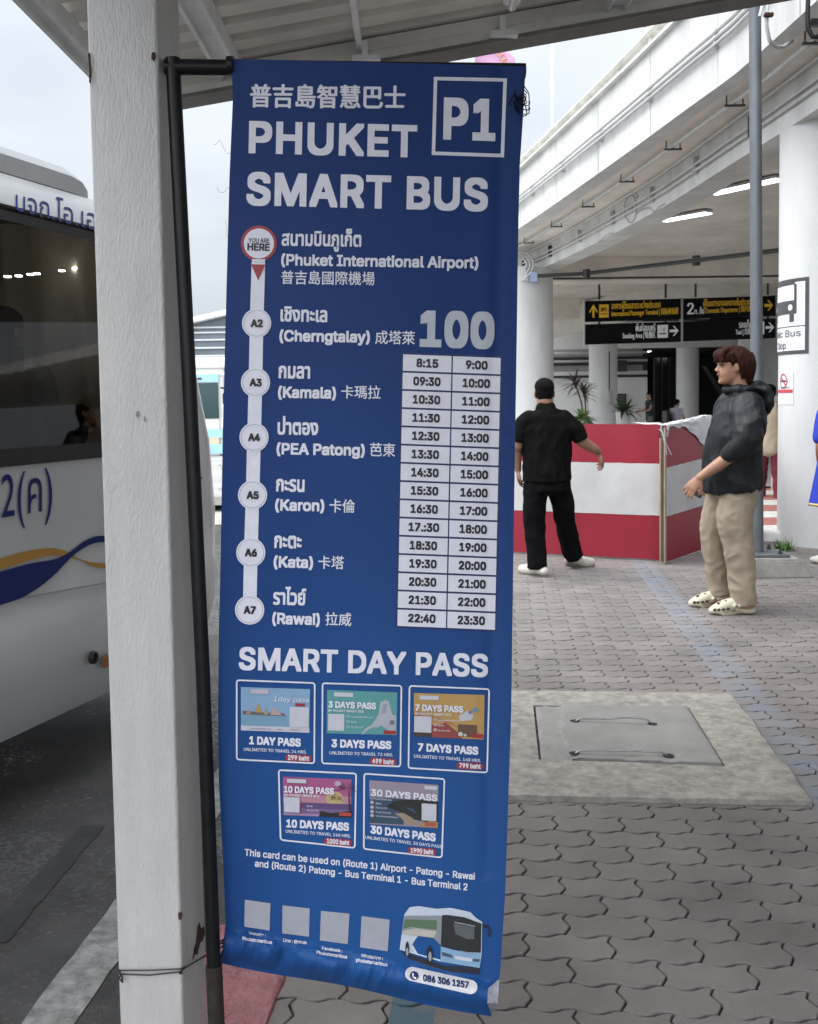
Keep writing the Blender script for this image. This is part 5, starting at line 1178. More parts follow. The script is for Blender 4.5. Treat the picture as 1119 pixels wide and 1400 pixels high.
# ------------------------------------------------------------------ hoarding boards
red_ply = mat('red_ply', (.27, .010, .026), .5, var=.12, vs=3, bump=.08, bs=25, stretch=(1, 1, .3)); white_ply = mat('white_ply', (.52, .505, .49), .55, var=.10, vs=4); wood = mat('raw_wood', (.36, .29, .20), .8, var=.25, vs=14, stretch=(4, 4, .4))
def board(a, b, fr0, fr1, label, h0, h1):
    o = empty('hoarding_board', a, label, 'hoarding', 'red and white hoarding boards'); a = Vector(a); b = Vector(b); d = (b-a).normalized(); nr = Vector((d.y, -d.x, 0))
    if nr.y > 0: nr = -nr
    Z = Vector((0, 0, 1)); m_ = MB(); m_.prism([a+Z*.015, b+Z*.015, b+Z*h1, a+Z*h0], -nr*.022); m_.build('panel', red_ply, o)
    m_ = MB(); n_ = 40; jag = lambda i, s: .004*noise.noise(Vector((i*.6, s, 2)))
    up = [a.lerp(b, i/n_) + Z*((h0*(1-i/n_)+h1*i/n_)*(1-fr0)+jag(i, 1)) + nr*.003 for i in range(n_+1)]; lo = [a.lerp(b, i/n_) + Z*((h0*(1-i/n_)+h1*i/n_)*(1-fr1)+jag(i, 7)) + nr*.003 for i in range(n_+1)]
    m_.add(up+lo, [(i, i+1, n_+1+i+1, n_+1+i) for i in range(n_)]); m_.build('white_band', white_ply, o); return o, d, nr
A0, A1 = G(560, 748.5), G(903, 767.5); h_ = P(903, 580, A1.y).z
oL, dL, nL = board(A0, A1, .286, .665, 'long red and white striped hoarding board behind the man in black', P(700, 577.5, 9.6).z, h_)
C0, C1 = G(911, 771), G(1006, 738); hc = P(911, 583, C0.y).z
oR, dR, nR = board(C0, C1, .30, .655, 'angled red and white striped hoarding board beside the young man', hc, P(1006, 562, C1.y).z)
m_ = MB(); a = C0 - dR*.008; m_.prism([a+Vector((0, 0, .01)), a+nR*.012+Vector((0, 0, .01)), a+nR*.012+Vector((0, 0, hc-.01)), a+Vector((0, 0, hc-.01))], -dR*.03); m_.prism([a-nR*.03+dR*.0+Vector((0, 0, .02)), a-nR*.02+Vector((0, 0, .02)), a-nR*.02+Vector((0, 0, hc-.1)), a-nR*.03+Vector((0, 0, hc-.1))], -dR*.05); m_.build('batten', wood, oR)
sheet_m = mat('white_sheet', (.58, .58, .59), .45, var=.06, vs=8, bump=.4, bs=22, dist=.01)
# crumpled sheet lying over the two top edges
m_ = MB()
def sh1(u, v):
    a = P(867+39*u, 577+2*u, A1.y+.2-.2*u); z = h_+.010+.006*noise.noise(Vector((u*7, v*4, 1)))
    back = .12; p = a + Vector((0, -.03+back*v, 0)); p.z = z - (.035*(1-v)*(u**2)*2.2 if v < .3 else 0); return p
m_.grid(sh1, 24, 8)
tag(m_.build('plastic_sheet', sheet_m, smooth=True, origin=P(885, 578, A1.y)), 'flat white plastic sheet lying on the left board corner', 'plastic sheet')
m_ = MB()
def sh2(u, v):
    p = C0.lerp(C1, .0+.62*u); top = hc*(1-.62*u) + P(1006, 562, C1.y).z*.62*u; dpt = .03 + .22*max(0, u-.28)**1.2*2.2 + .03*noise.noise(Vector((u*6, 0, 4)))
    if u < .04: dpt = .1
    z = top + .012 - dpt*v; off = .012+.010*noise.noise(Vector((u*9, v*3, 2))) if v > .05 else .0
    return p + nR*off*(1 if v > .05 else 1) + Vector((0, 0, z))
m_.grid(sh2, 40, 10)
m_.grid(lambda u, v: C0.lerp(C1, .62*u) - nR*.08*v + Vector((0, 0, hc*(1-.62*u) + P(1006, 562, C1.y).z*.62*u + .013 + .008*noise.noise(Vector((u*8, v*3, 6))))), 40, 4)
tag(m_.build('plastic_sheet', sheet_m, smooth=True, origin=C0 + Vector((0, 0, hc))), 'white plastic sheet draped over the angled board top', 'plastic sheet')
m_ = MB()
for k, (xa, xb) in enumerate(((905, 919), (907, 913))): m_.tube([P(xa, 590, C0.y-.03), P((xa+xb)/2-1, 605, C0.y-.035), P(xb, 622, C0.y-.03)], .003, 5)
tag(m_.build('loose_string', sheet_m, origin=P(910, 600, C0.y)), 'thin white string hanging at the corner between the boards', 'string')

# ------------------------------------------------------------------ steel pole with its footing
PYL = 8.25; pc = P(1036.5, 750, PYL)
po = empty('steel_pole', (pc.x, PYL, 0), 'slim grey galvanised steel pole on a concrete footing block', 'pole')
m_ = MB(); q0 = P(1036.8, 758, PYL); q1 = P(1033.3, 0, PYL); dd = (q1-q0)/(q1.z-q0.z)
m_.tube([q0 + dd*(z-q0.z) for z in np.linspace(.15, 6.5, 14)], .0475, 20); m_.build('shaft', galv, po, smooth=True)
m_ = MB(); m_.box((pc.x-.20, PYL-.19, .148), (pc.x+.20, PYL+.19, .165)); m_.build('base_plate', galv, po, bevel=.003)
m_ = MB(); v_ = [(pc.x-.33, PYL-.30, -.01), (pc.x+.36, PYL-.30, -.01), (pc.x+.36, PYL+.3, -.01), (pc.x-.33, PYL+.3, -.01), (pc.x-.29, PYL-.26, .147), (pc.x+.26, PYL-.27, .140), (pc.x+.27, PYL+.25, .147), (pc.x-.29, PYL+.26, .147)]
m_.add(v_, [(0, 3, 2, 1), (4, 5, 6, 7), (0, 1, 5, 4), (1, 2, 6, 5), (2, 3, 7, 6), (3, 0, 4, 7)]); m_.build('footing', block_mat, po, bevel=.015)
for dx, dy in ((-.14, -.13), (.14, -.13), (.14, .13), (-.14, .13)): m_ = MB(); m_.lathe([(.018, .0), (.018, .02), (.010, .022), (.010, .04)], (pc.x+dx, PYL+dy, .165), 6); m_.build('anchor_bolt', dark_metal, po)

# painted kerb blocks running off behind the pole
kr = mat('kerb_red', (.36, .13, .11), .8, var=.25, vs=12); kw = mat('kerb_white', (.58, .57, .54), .8, var=.2, vs=10)
ko = empty('painted_kerb', (3.5, 10.2, 0), 'kerb painted in worn red and white blocks behind the steel pole', 'kerb')
for i in range(8):
    a = Vector((3.18, 9.9, 0)) + Vector((.36, 1, 0))*(.62*i); b = a + Vector((.36, 1, 0))*.6; w = Vector((.55, -.10, 0))
    m_ = MB(); m_.prism([a, a+w, b+w, b], (0, 0, .10)); m_.build('kerb_block', kw if i % 2 == 0 else kr, ko, bevel=.015)
m_ = MB(); m_.box((-30, 14.5, -.02), (60, 60, .10)); tag(m_.build('terminal_floor', mat('terminal_floor', (.33, .32, .30), .5, var=.15, vs=1)), kind='structure')

# ------------------------------------------------------------------ terminal front
tw_ = empty('terminal_building', (12, 40, 0), 'white and dark terminal front under the ramp behind the signs', 'building')
def tbox(name, x0, x1, y, z0, z1, m, d=.3): m_ = MB(); m_.box((x0, y, z0), (x1, y+d, z1)); return m_.build(name, m, tw_)
X = lambda px, Y: P(px, 500, Y).x
Zy = lambda py, Y: P(850, py, Y).z
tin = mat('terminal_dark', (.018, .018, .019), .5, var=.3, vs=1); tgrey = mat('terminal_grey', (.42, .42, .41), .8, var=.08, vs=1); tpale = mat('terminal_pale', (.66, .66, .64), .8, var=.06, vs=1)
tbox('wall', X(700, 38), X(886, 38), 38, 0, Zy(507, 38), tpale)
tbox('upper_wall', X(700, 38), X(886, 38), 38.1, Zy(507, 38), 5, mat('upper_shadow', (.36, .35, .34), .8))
for py, m in ((514, dark_metal), (497, dark_metal), (493, tgrey), (489, dark_metal), (482, conduit)): m_ = MB(); m_.tube([(X(700, 37.9), 37.9, Zy(py, 37.9)), (X(886, 37.9), 37.9, Zy(py, 37.9))], .05, 6); m_.build('service_pipe', m, tw_)
tbox('lintel_beam', X(690, 36), X(1110, 36), 36, Zy(476, 36), Zy(440, 36), tpale)
tbox('dark_recess', X(843, 37.9), X(856, 37.9), 37.6, Zy(508, 38), Zy(493, 38), tin)
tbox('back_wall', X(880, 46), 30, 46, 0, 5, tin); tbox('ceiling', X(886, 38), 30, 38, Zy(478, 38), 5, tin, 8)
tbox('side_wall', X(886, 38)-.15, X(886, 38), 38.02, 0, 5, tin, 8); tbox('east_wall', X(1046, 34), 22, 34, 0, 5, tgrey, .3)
tbox('added_shade_slab', 4.5, 45, 22.5, 4.75, 5.1, soffit_mat, 40)  # slab added overhead to keep daylight off the terminal entrance
tbox('glass_door', X(895, 43), X(925, 43), 43, .1, 3.0, mat('door_dark', (.035, .038, .04), .15), .05)
for px in (895, 905, 915, 925): tbox('door_frame', X(px, 42.9), X(px, 42.9)+.06, 42.9, .1, 3.0, mat('door_frame', (.07, .07, .07), .4), .05)
m_ = MB(); m_.prism([P(962, 500, 41), P(966, 500, 41), P(1005, 560, 41), P(1001, 563, 41)], (0, .2, 0)); m_.build('stair_stringer', mat('stair_grey', (.12, .12, .12), .7), tw_)
nb_ = empty('notice_board', P(852, 556, 37.5), 'small black notice board on the pale terminal wall', 'notice board')
m_ = MB(); a, b = P(843, 555, 37.8), P(857, 538, 37.8); m_.box((a.x, 37.75, a.z), (b.x, 37.9, b.z)); m_.build('board', tin, nb_)
m_ = MB(); 
for py in (542, 546, 550): q = P(850, py, 37.73); m_.box((q.x-.14, q.y-.01, q.z-.02), (q.x+.14, q.y, q.z+.02))
m_.build('notice_rows', mat('notice_grey', (.12, .12, .12), .6), nb_)
for (px, py, Y, l_, lab) in ((873, 481, 39.5, .30, 'left lamp of the pair glowing in the dark entrance'), (884, 479, 39.5, .42, 'right lamp of the pair glowing in the dark entrance'), (948, 483, 40.5, .38, 'single lamp glowing beyond the dim inner column')):
    o = empty('ceiling_lamp', P(px, py, Y), lab, 'lamp', 'small lamps in the terminal entrance'); q = P(px, py, Y); m_ = MB(); m_.box((q.x-l_/2, q.y, q.z-.05), (q.x+l_/2, q.y+.5, q.z+.05)); m_.build('tube', lamp_mat, o); m_ = MB(); m_.box((q.x-l_/2, q.y, q.z+.052), (q.x+l_/2, q.y+.5, q.z+.09)); m_.build('housing', tgrey, o)
for (xa, ya, xb, yb, lab) in ((908, 303, 970, 292, 'shorter fluorescent lamp under the ramp left of the pole'), (976, 266, 1068, 246, 'longer fluorescent lamp under the ramp crossing behind the pole')):
    za = ZS - .07; 
    def GZ(px, py): d = ray(px, py); return EYE + d*((za-CAMZ)/d.z)
    a, b = GZ(xa, ya), GZ(xb, yb); o = empty('fluorescent_lamp', (a+b)/2, lab, 'lamp', 'long lamps on the ramp underside'); d = (b-a).normalized(); w = Vector((-d.y, d.x, 0))*.09
    m_ = MB(); m_.prism([a-w, a+w, b+w, b-w], (0, 0, .02)); m_.build('diffuser', lamp_mat, o); m_ = MB(); m_.prism([a-w*1.25+Vector((0, 0, .021)), a+w*1.25+Vector((0, 0, .021)), b+w*1.25+Vector((0, 0, .021)), b-w*1.25+Vector((0, 0, .021))], (0, 0, .035)); m_.build('housing', tgrey, o)
bgm = mat('bag_cloth', (.45, .44, .42), .8); q = P(834, 545, 30.9); hb = empty('hanging_bag', q, 'small pale bag hanging by a cord on the column', 'bag')
m_ = MB(); m_.grid(lambda u, v: P(829+9*u + (v*(u-.5)*4), 533+20*v, 30.9 - .06*math.sin(math.pi*u)), 8, 8); m_.build('bag', bgm, hb, smooth=True); m_ = MB(); m_.tube([P(834, 480, 30.95), P(834, 533, 30.95)], .02, 6); m_.build('cord', dark_metal, hb)

# ------------------------------------------------------------------ plants
leaf_g = mat('leaf_green', (.09, .17, .035), .6, var=.35, vs=6); leaf_d = mat('leaf_dark', (.035, .07, .025), .6, var=.35, vs=6); leaf_p = mat('leaf_purple', (.085, .06, .05), .6, var=.35, vs=6); pot_w = mat('pot_white', (.66, .66, .64), .5); stem_m = mat('stem_brown', (.10, .075, .05), .9)
def leaf(m_, base, d, L, w, droop, n=5):
    d = d.normalized(); side = d.cross(Vector((0, 0, 1)))
    side = side.normalized() if side.length > .05 else Vector((1, 0, 0)); pts = []
    for i in range(n+1):
        t = i/n; p = base + d*L*t + Vector((0, 0, -droop*L*t*t)); ww = w*math.sin(math.pi*min(.97, .08+t*.9))**.8; pts += [p-side*ww/2, p+Vector((0, 0, -.12*ww)), p+side*ww/2]
    k = len(m_.v); m_.v += [tuple(p) for p in pts]; m_.f += [(k+3*i+j, k+3*i+j+1, k+3*i+4+j, k+3*i+3+j) for i in range(n) for j in (0, 1)]
def plant(px, py_base, Y, label, cat, kind):
    b = P(px, py_base, Y); z0 = .1; o = empty('potted_plant', (b.x, Y, z0), label, cat)
    m_ = MB(); hgt = b.z - z0; m_.lathe([(.14, 0), (.20, hgt*.5), (.22, hgt), (.19, hgt), (.18, hgt-.05)], (b.x, Y, z0), 18); m_.build('pot', pot_w, o, smooth=True)
    top = Vector((b.x, Y, b.z-.03)); m_ = MB(); r = random.Random(int(px))
    if kind == 'dracaena':
        st_ = MB()
        for k in range(2):
            hd_ = top + Vector((-.25+.25*k, .05*k, 1.05-.25*k)); st_.tube([top, top.lerp(hd_, .5)+Vector((.04, 0, 0)), hd_], .022, 6)
            for i in range(34): a = r.uniform(0, 6.28); e = r.uniform(-.2, 1.4); leaf(m_, hd_+Vector((0, 0, r.uniform(-.15, .12))), Vector((math.cos(a)*math.cos(e), math.sin(a)*math.cos(e), math.sin(e))), r.uniform(.38, .62), .06, r.uniform(.1, .5))
        st_.build('stem', stem_m, o); m_.build('leaves', leaf_p, o)
    elif kind == 'fern':
        for i in range(90): a = r.uniform(0, 6.28); e = r.uniform(.1, 1.3); leaf(m_, top, Vector((math.cos(a)*math.cos(e), math.sin(a)*math.cos(e), math.sin(e))), r.uniform(.3, .6), .09, r.uniform(.3, 1.0))
        m_.build('leaves', leaf_g, o)
    else:
        for i in range(60): a = r.uniform(0, 6.28); e = r.uniform(.3, 1.4); leaf(m_, top, Vector((math.cos(a)*math.cos(e)+.25, math.sin(a)*math.cos(e), math.sin(e))), r.uniform(.25, .75), .10, r.uniform(.1, .7))
        m_.build('leaves', leaf_d, o)
plant(800, 574, 28.5, 'spiky purple leaved plant behind the hoarding', 'plant', 'dracaena')
plant(797, 573, 27, 'bright green bushy plant low behind the hoarding', 'plant', 'fern')
plant(853, 563, 29.5, 'dark leafy plant in a white pot by the woman', 'plant', 'leafy')
m_ = MB(); r = random.Random(3); c0 = G(1073, 752)
for i in range(140): a = r.uniform(0, 6.28); e = r.uniform(.5, 1.5); leaf(m_, c0 + Vector((r.gauss(0, .035), r.gauss(0, .04), 0)), Vector((math.cos(a)*math.cos(e), math.sin(a)*math.cos(e), math.sin(e))), r.uniform(.05, .15), .012, r.uniform(0, .8), 3)
tag(m_.build('weed_tuft', leaf_g, origin=c0), 'tuft of green weeds at the foot of the column', 'weeds')

# ------------------------------------------------------------------ people
def rtube(mb, pts, rad, side=None, n=18, c0=1.0, c1=1.0):
    """closed limb: elliptical rings (ra along 'side', rb across) with rounded ends"""
    pts = [Vector(p) for p in pts]; rad = [(r, r) if not hasattr(r, '__len__') else r for r in rad]
    P_, R_ = [], []
    # densify with smooth interpolation
    m = len(pts)
    for i in range(m-1):
        for k in range(5):
            t = k/5; p0 = pts[max(i-1, 0)]; p1 = pts[i]; p2 = pts[i+1]; p3 = pts[min(i+2, m-1)]
            P_.append(.5*((2*p1)+(p2-p0)*t+(2*p0-5*p1+4*p2-p3)*t*t+(3*p1-p0-3*p2+p3)*t**3)); s = t*t*(3-2*t)
            R_.append(tuple(rad[i][j]*(1-s)+rad[i+1][j]*s for j in (0, 1)))
    P_.append(pts[-1]); R_.append(rad[-1])
    t0 = (P_[0]-P_[1]).normalized(); t1 = (P_[-1]-P_[-2]).normalized()
    pre = [(P_[0] + t0*min(R_[0])*c*c0, tuple(r*s for r in R_[0])) for c, s in ((.92, .38), (.7, .71), (.38, .92))]
    post = [(P_[-1] + t1*min(R_[-1])*c*c1, tuple(r*s for r in R_[-1])) for c, s in ((.38, .92), (.7, .71), (.92, .38))]
    seq = pre + list(zip(P_, R_)) + post; rings = []; prev = Vector(side) if side is not None else None
    for i, (p, r) in enumerate(seq):
        a = seq[max(i-1, 0)][0]; b = seq[min(i+1, len(seq)-1)][0]; t = (b-a).normalized()
        s = (prev - t*prev.dot(t)) if prev is not None else t.orthogonal()
        s.normalize(); 
        if side is None: prev = s
        u = t.cross(s); rings.append([p + s*math.cos(2*math.pi*k/n)*r[0] + u*math.sin(2*math.pi*k/n)*r[1] for k in range(n)])
    fs = [(i*n+k, i*n+(k+1) % n, (i+1)*n+(k+1) % n, (i+1)*n+k) for i in range(len(rings)-1) for k in range(n)] + [tuple(range(n-1, -1, -1)), tuple((len(rings)-1)*n+k for k in range(n))]
    mb.add([v for r in rings for v in r], fs)
def ell(mb, c, r, ax=None, n=16):
    ax = ax or (Vector((1, 0, 0)), Vector((0, 1, 0)), Vector((0, 0, 1))); vs = []; fs = []
    for i in range(n+1):
        th = math.pi*(i+.0)/n
        for k in range(n): ph = 2*math.pi*k/n; vs.append(Vector(c) + ax[0]*r[0]*math.sin(th+.0001)*math.cos(ph) + ax[1]*r[1]*math.sin(th+.0001)*math.sin(ph) + ax[2]*r[2]*math.cos(th))
    fs = [(i*n+k, i*n+(k+1) % n, (i+1)*n+(k+1) % n, (i+1)*n+k) for i in range(n) for k in range(n)] + [tuple(range(n)), tuple(n*n+k for k in range(n))]
    mb.add(vs, fs)
def skin(mb, name, m, parent, voxel=.008, smooth=4, fold=None):
    """joins overlapping closed forms into one continuous surface; fold = (amp, scale xyz, ridge) gives the cloth creases"""
    o = mb.build(name + '_form', m, None); o.location = (0, 0, 0)
    rm = o.modifiers.new('r', 'REMESH'); rm.mode = 'VOXEL'; rm.voxel_size = voxel; rm.use_smooth_shade = True
    if smooth: sm = o.modifiers.new('s', 'SMOOTH'); sm.factor = .5; sm.iterations = smooth
    dg = bpy.context.evaluated_depsgraph_get(); dg.update(); ev = o.evaluated_get(dg); me = bpy.data.meshes.new_from_object(ev)
    bpy.data.objects.remove(o); me.name = name
    if fold:
        n = len(me.vertices); co = np.empty(n*3); me.vertices.foreach_get('co', co); no = np.empty(n*3); me.vertices.foreach_get('normal', no); co = co.reshape(-1, 3); no = no.reshape(-1, 3); d = np.empty(n)
        for layer in fold:
            amp, sc, ridge, seed = layer
            for i in range(n):
                q = Vector((co[i, 0]*sc[0]+seed, co[i, 1]*sc[1], co[i, 2]*sc[2])); q += Vector((noise.noise(q*.6), noise.noise(q*.6+Vector((5, 5, 5))), 0))*.6
                v = noise.noise(q); d[i] = amp*((1-2*abs(v)*1.6) if ridge else v)
            co = co + no*d[:, None]
        me.vertices.foreach_set('co', co.ravel()); me.update()
    org = parent.matrix_world.translation
    me.transform(Matrix.Translation(-org)); me.materials.clear(); me.materials.append(m)
    me.polygons.foreach_set('use_smooth', [True]*len(me.polygons)); me.update()
    o = bpy.data.objects.new(name, me); COL.objects.link(o); o.parent = parent; o.matrix_parent_inverse = parent.matrix_world.inverted(); o.matrix_world = Matrix.Translation(org); o.matrix_basis = Matrix.Translation(org); return o
def skin_mat(name, c):
    m = mat(name, c, .5, var=.10, vs=14, bump=.1, bs=220, dist=.001); b = m.node_tree.nodes['Principled BSDF']; b.inputs['Subsurface Weight'].default_value = .12; b.inputs['Subsurface Radius'].default_value = (.02, .008, .004); return m
skin_tan = skin_mat('skin_tan', (.36, .19, .12)); skin_brown = skin_mat('skin_brown', (.25, .13, .08)); nail_m = mat('nail', (.48, .30, .25), .4)
hair_red = mat('hair_auburn', (.030, .007, .003), .55, spec=.15, var=.7, vs=9, bump=.9, bs=42, stretch=(5, 5, .8), dist=.012); hair_black = mat('hair_black', (.006, .005, .005), .8, spec=.08, var=.3, vs=60, bump=.8, bs=50, stretch=(5, 5, 1), dist=.01)
jacket_m = mat('jacket_nylon', (.010, .0115, .014), .5, spec=.28, var=.2, vs=8, bump=.35, bs=14, dist=.02); shirt_black = mat('shirt_black', (.006, .0055, .0055), .9, spec=.06, var=.2, vs=10, bump=.25, bs=12, dist=.02); trouser_black = mat('trouser_black', (.005, .005, .0055), .9, spec=.06, var=.2, vs=10, bump=.3, bs=10, dist=.02)
khaki = mat('khaki', (.32, .26, .19), .85, var=.10, vs=6, bump=.35, bs=11, stretch=(1, 1, .5), dist=.02); clog_m = mat('clog_cream', (.62, .56, .42), .55, var=.05, vs=10); shoe_white = mat('shoe_white', (.60, .57, .50), .6, var=.1, vs=20); sole_m = mat('sole', (.17, .155, .13), .8)

class Fig:
    """local frame of a person: f forward, l to their left, u up, from the point on the ground between the feet"""
    def __init__(s, org, yaw, scale=1.0):
        s.o = Vector(org); s.k = scale; s.F = Vector((math.sin(yaw), math.cos(yaw), 0)); s.L = Vector((-math.cos(yaw), math.sin(yaw), 0)); s.U = Vector((0, 0, 1))
    def __call__(s, f, l, u): return s.o + (s.F*f + s.L*l + s.U*u)*s.k
    def tube(s, mb, pts, rad, n=18, c0=1.0, c1=1.0):            # radii given as (forward, sideways)
        k = s.k; rtube(mb, [s(*p) for p in pts], [((r[0]*k, r[1]*k) if hasattr(r, '__len__') else (r*k, r*k)) for r in rad], s.F, n, c0, c1)
    def ell(s, mb, c, r): ell(mb, s(*c), [q*s.k for q in r], (s.F, s.L, s.U))

def head(P_, mb, c, tilt=0.0):
    """head and face rings; c = (f, l, u) of the chin's underside on the head's axis"""
    tab = [(.0, .066, .0, .024), (.012, .082, -.012, .040), (.032, .088, -.035, .052), (.05, .087, -.055, .059), (.060, .093, -.062, .061), (.068, .087, -.068, .063), (.074, .092, -.072, .065), (.084, .086, -.08, .067), (.10, .084, -.088, .070), (.118, .080, -.094, .072), (.128, .084, -.097, .073), (.142, .092, -.100, .074), (.165, .090, -.103, .075), (.19, .078, -.098, .071), (.212, .052, -.080, .056), (.226, .020, -.045, .030)]
    n = 28; rings = []
    for z, ff, fb, hw in tab:
        mid = (ff+fb)/2; r = []
        for k in range(n):
            a = 2*math.pi*k/n; ca, sa = math.cos(a), math.sin(a)
            if ca > 0: e = .82
            else: e = 1.0
            f = mid*.4 + (ff-mid*.4)*abs(ca)**e*(1 if ca > 0 else 0) + ((fb-mid*.4)*abs(ca) if ca <= 0 else 0); l = hw*abs(sa)**.9*(1 if sa > 0 else -1)
            r.append(P_(c[0]+f - tilt*(z-.1), c[1]+l, c[2]+z + tilt*f))
        rings.append(r)
    fs = [(i*n+k, i*n+(k+1) % n, (i+1)*n+(k+1) % n, (i+1)*n+k) for i in range(len(rings)-1) for k in range(n)] + [tuple(range(n)), tuple((len(rings)-1)*n+k for k in range(n))]
    mb.add([v for r in rings for v in r], fs)
    q = lambda f, l, z: (c[0]+f - tilt*(z-.1), c[1]+l, c[2]+z+tilt*f)
    P_.tube(mb, [q(.080, 0, .134), q(.092, 0, .112), q(.104, 0, .096)], [(.007, .008), (.010, .010), (.012, .013)]); P_.ell(mb, q(.096, .011, .091), (.011, .010, .008)); P_.ell(mb, q(.096, -.011, .091), (.011, .010, .008))
    P_.ell(mb, q(.086, 0, .0735), (.011, .020, .0055)); P_.ell(mb, q(.085, 0, .063), (.011, .018, .006)); P_.ell(mb, q(.078, 0, .018), (.016, .022, .016))
    for s in (-1, 1):
        P_.ell(mb, q(-.012, s*.077, .108), (.019, .007, .030)); P_.ell(mb, q(-.006, s*.074, .088), (.011, .006, .012))
        P_.tube(mb, [q(.088, s*.012, .139), q(.086, s*.034, .142), q(.068, s*.054, .136)], [.006, .007, .005])
    return q
def eyes(P_, q, par, m_brow):
    for s in (-1, 1):
        m_ = MB(); P_.ell(m_, q(.0765, s*.034, .121), (.009, .012, .0055)); m_.build('eye', mat('eye_white', (.22, .18, .165), .4), par, smooth=True)
        m_ = MB(); P_.ell(m_, q(.0815, s*.035, .1207), (.005, .0055, .0055)); m_.build('iris', mat('iris', (.015, .01, .008), .15), par, smooth=True)
        m_ = MB(); P_.tube(m_, [q(.094, s*.014, .143), q(.090, s*.036, .149), q(.072, s*.056, .142)], [.0035, .005, .003], 8); P_.tube(m_, [q(.088, s*.020, .127), q(.087, s*.034, .131), q(.076, s*.050, .125)], [.002, .003, .002], 8); m_.build('eyebrow', m_brow, par, smooth=True)
    m_ = MB(); P_.ell(m_, q(.0945, 0, .0675), (.005, .021, .0065)); m_.build('lips', mat('lips', (.30, .12, .10), .45), par, smooth=True)
def hand(P_, mb, w, d, pn, curl=.35, thumb=1, spread=.10, k=1.0):
    """five fingers on a palm: w wrist, d pointing direction, pn palm normal (local f,l,u vectors)"""
    d = Vector(d).normalized(); pn = Vector(pn); pn = (pn - d*pn.dot(d)).normalized(); s = d.cross(pn)*thumb; w = Vector(w); nails = []
    T = lambda a, b, c: tuple(w + (d*a + s*b + pn*c)*k)
    # palm
    m2 = [(T(.0, 0, 0), (.017, .024)), (T(.035, .002, 0), (.014, .036)), (T(.075, .0, .0), (.012, .041)), (T(.092, -.002, .002), (.010, .038))]
    pts = [P_(*p) for p, r in m2]; wn = (P_.F*pn.x + P_.L*pn.y + P_.U*pn.z); rtube(mb, pts, [(r[0]*k*P_.k, r[1]*k*P_.k) for p, r in m2], wn, 16)
    for i, (off, L) in enumerate(((.030, .072), (.010, .080), (-.011, .074), (-.031, .058))):
        a0 = .084 - .004*abs(i-1); sp = spread*(1.4-i)*.8; c = curl*(1+.12*i); p = [T(a0-.015, off, 0)]; x, z, ang = a0, 0.0, 0.12; y = off
        for j, seg in enumerate((.45, .32, .23)):
            ang += c*(.75 if j == 0 else .9); x += L*seg*math.cos(ang); z += L*seg*math.sin(ang); y += L*seg*sp; p.append(T(x, y, z))
        rtube(mb, [P_(*q) for q in p], [r*k*P_.k for r in (.0098, .0092, .0084, .0070)], None, 12); nails.append((P_(*p[-1]), P_(*p[-2])))
    p = [T(.018, .020, .004), T(.045, .045, .014), T(.068, .056, .022), T(.088, .060, .026)]
    rtube(mb, [P_(*q) for q in p], [r*k*P_.k for r in (.014, .0125, .0105, .0085)], None, 12)
    return nails
def add_nails(nails, par):
    for a, b in nails:
        m_ = MB(); d = (a-b).normalized(); ell(m_, a + d*.002 - Vector((0, .004, -.003)), (.0045, .004, .006)); m_.build('fingernail', nail_m, par, smooth=True)

# --- young man, seen from his left side
yo = G(1005, 834); Y_ = Fig(yo, math.radians(-90), 1.0)
ym = empty('person', yo, 'young man in a dark hooded jacket, khaki trousers and cream clogs', 'person')
b_ = MB(); qh = head(Y_, b_, (.020, 0, 1.515), -.04)
Y_.tube(b_, [(-.045, 0, 1.36), (-.035, 0, 1.46), (-.012, 0, 1.56)], [(.062, .066), (.056, .056), (.062, .058)])
Y_.tube(b_, [(0, 0, .86), (.0, 0, 1.1), (-.02, 0, 1.32), (-.035, 0, 1.40)], [(.12, .16), (.11, .155), (.10, .17), (.06, .11)])
Y_.tube(b_, [(-.025, .17, 1.36), (.0, .235, 1.12), (.06, .245, 1.085), (.17, .225, 1.0), (.29, .205, .915)], [.05, .046, .045, .040, .027])
nl = hand(Y_, b_, (.293, .204, .912), (.62, -.05, -.78), (-.40, -.85, -.30), .20, 1, .10)
Y_.tube(b_, [(-.025, -.17, 1.36), (.0, -.24, 1.10), (.03, -.24, 1.05), (.08, -.22, .96), (.125, -.19, .875)], [.05, .046, .044, .038, .026])
hand(Y_, b_, (.127, -.189, .872), (.50, .12, -.85), (.2, 1, .1), .62, -1, .02)
Y_.tube(b_, [(.0, .09, .86), (.012, .11, .46), (-.03, .12, .10)], [(.08, .08), (.06, .06), (.045, .045)]); Y_.tube(b_, [(.03, -.09, .86), (.10, -.11, .46), (.06, -.13, .10)], [(.08, .08), (.06, .06), (.045, .045)])
Y_.tube(b_, [(-.06, .12, .045), (.04, .12, .05), (.16, .12, .035)], [(.035, .035), (.04, .035), (.025, .04)]); Y_.tube(b_, [(.0, -.13, .045), (.09, -.13, .05), (.21, -.13, .035)], [(.035, .035), (.04, .035), (.025, .04)])
skin(b_, 'body', skin_tan, ym, .0058, 3); eyes(Y_, qh, ym, hair_black); add_nails(nl[:4], ym)
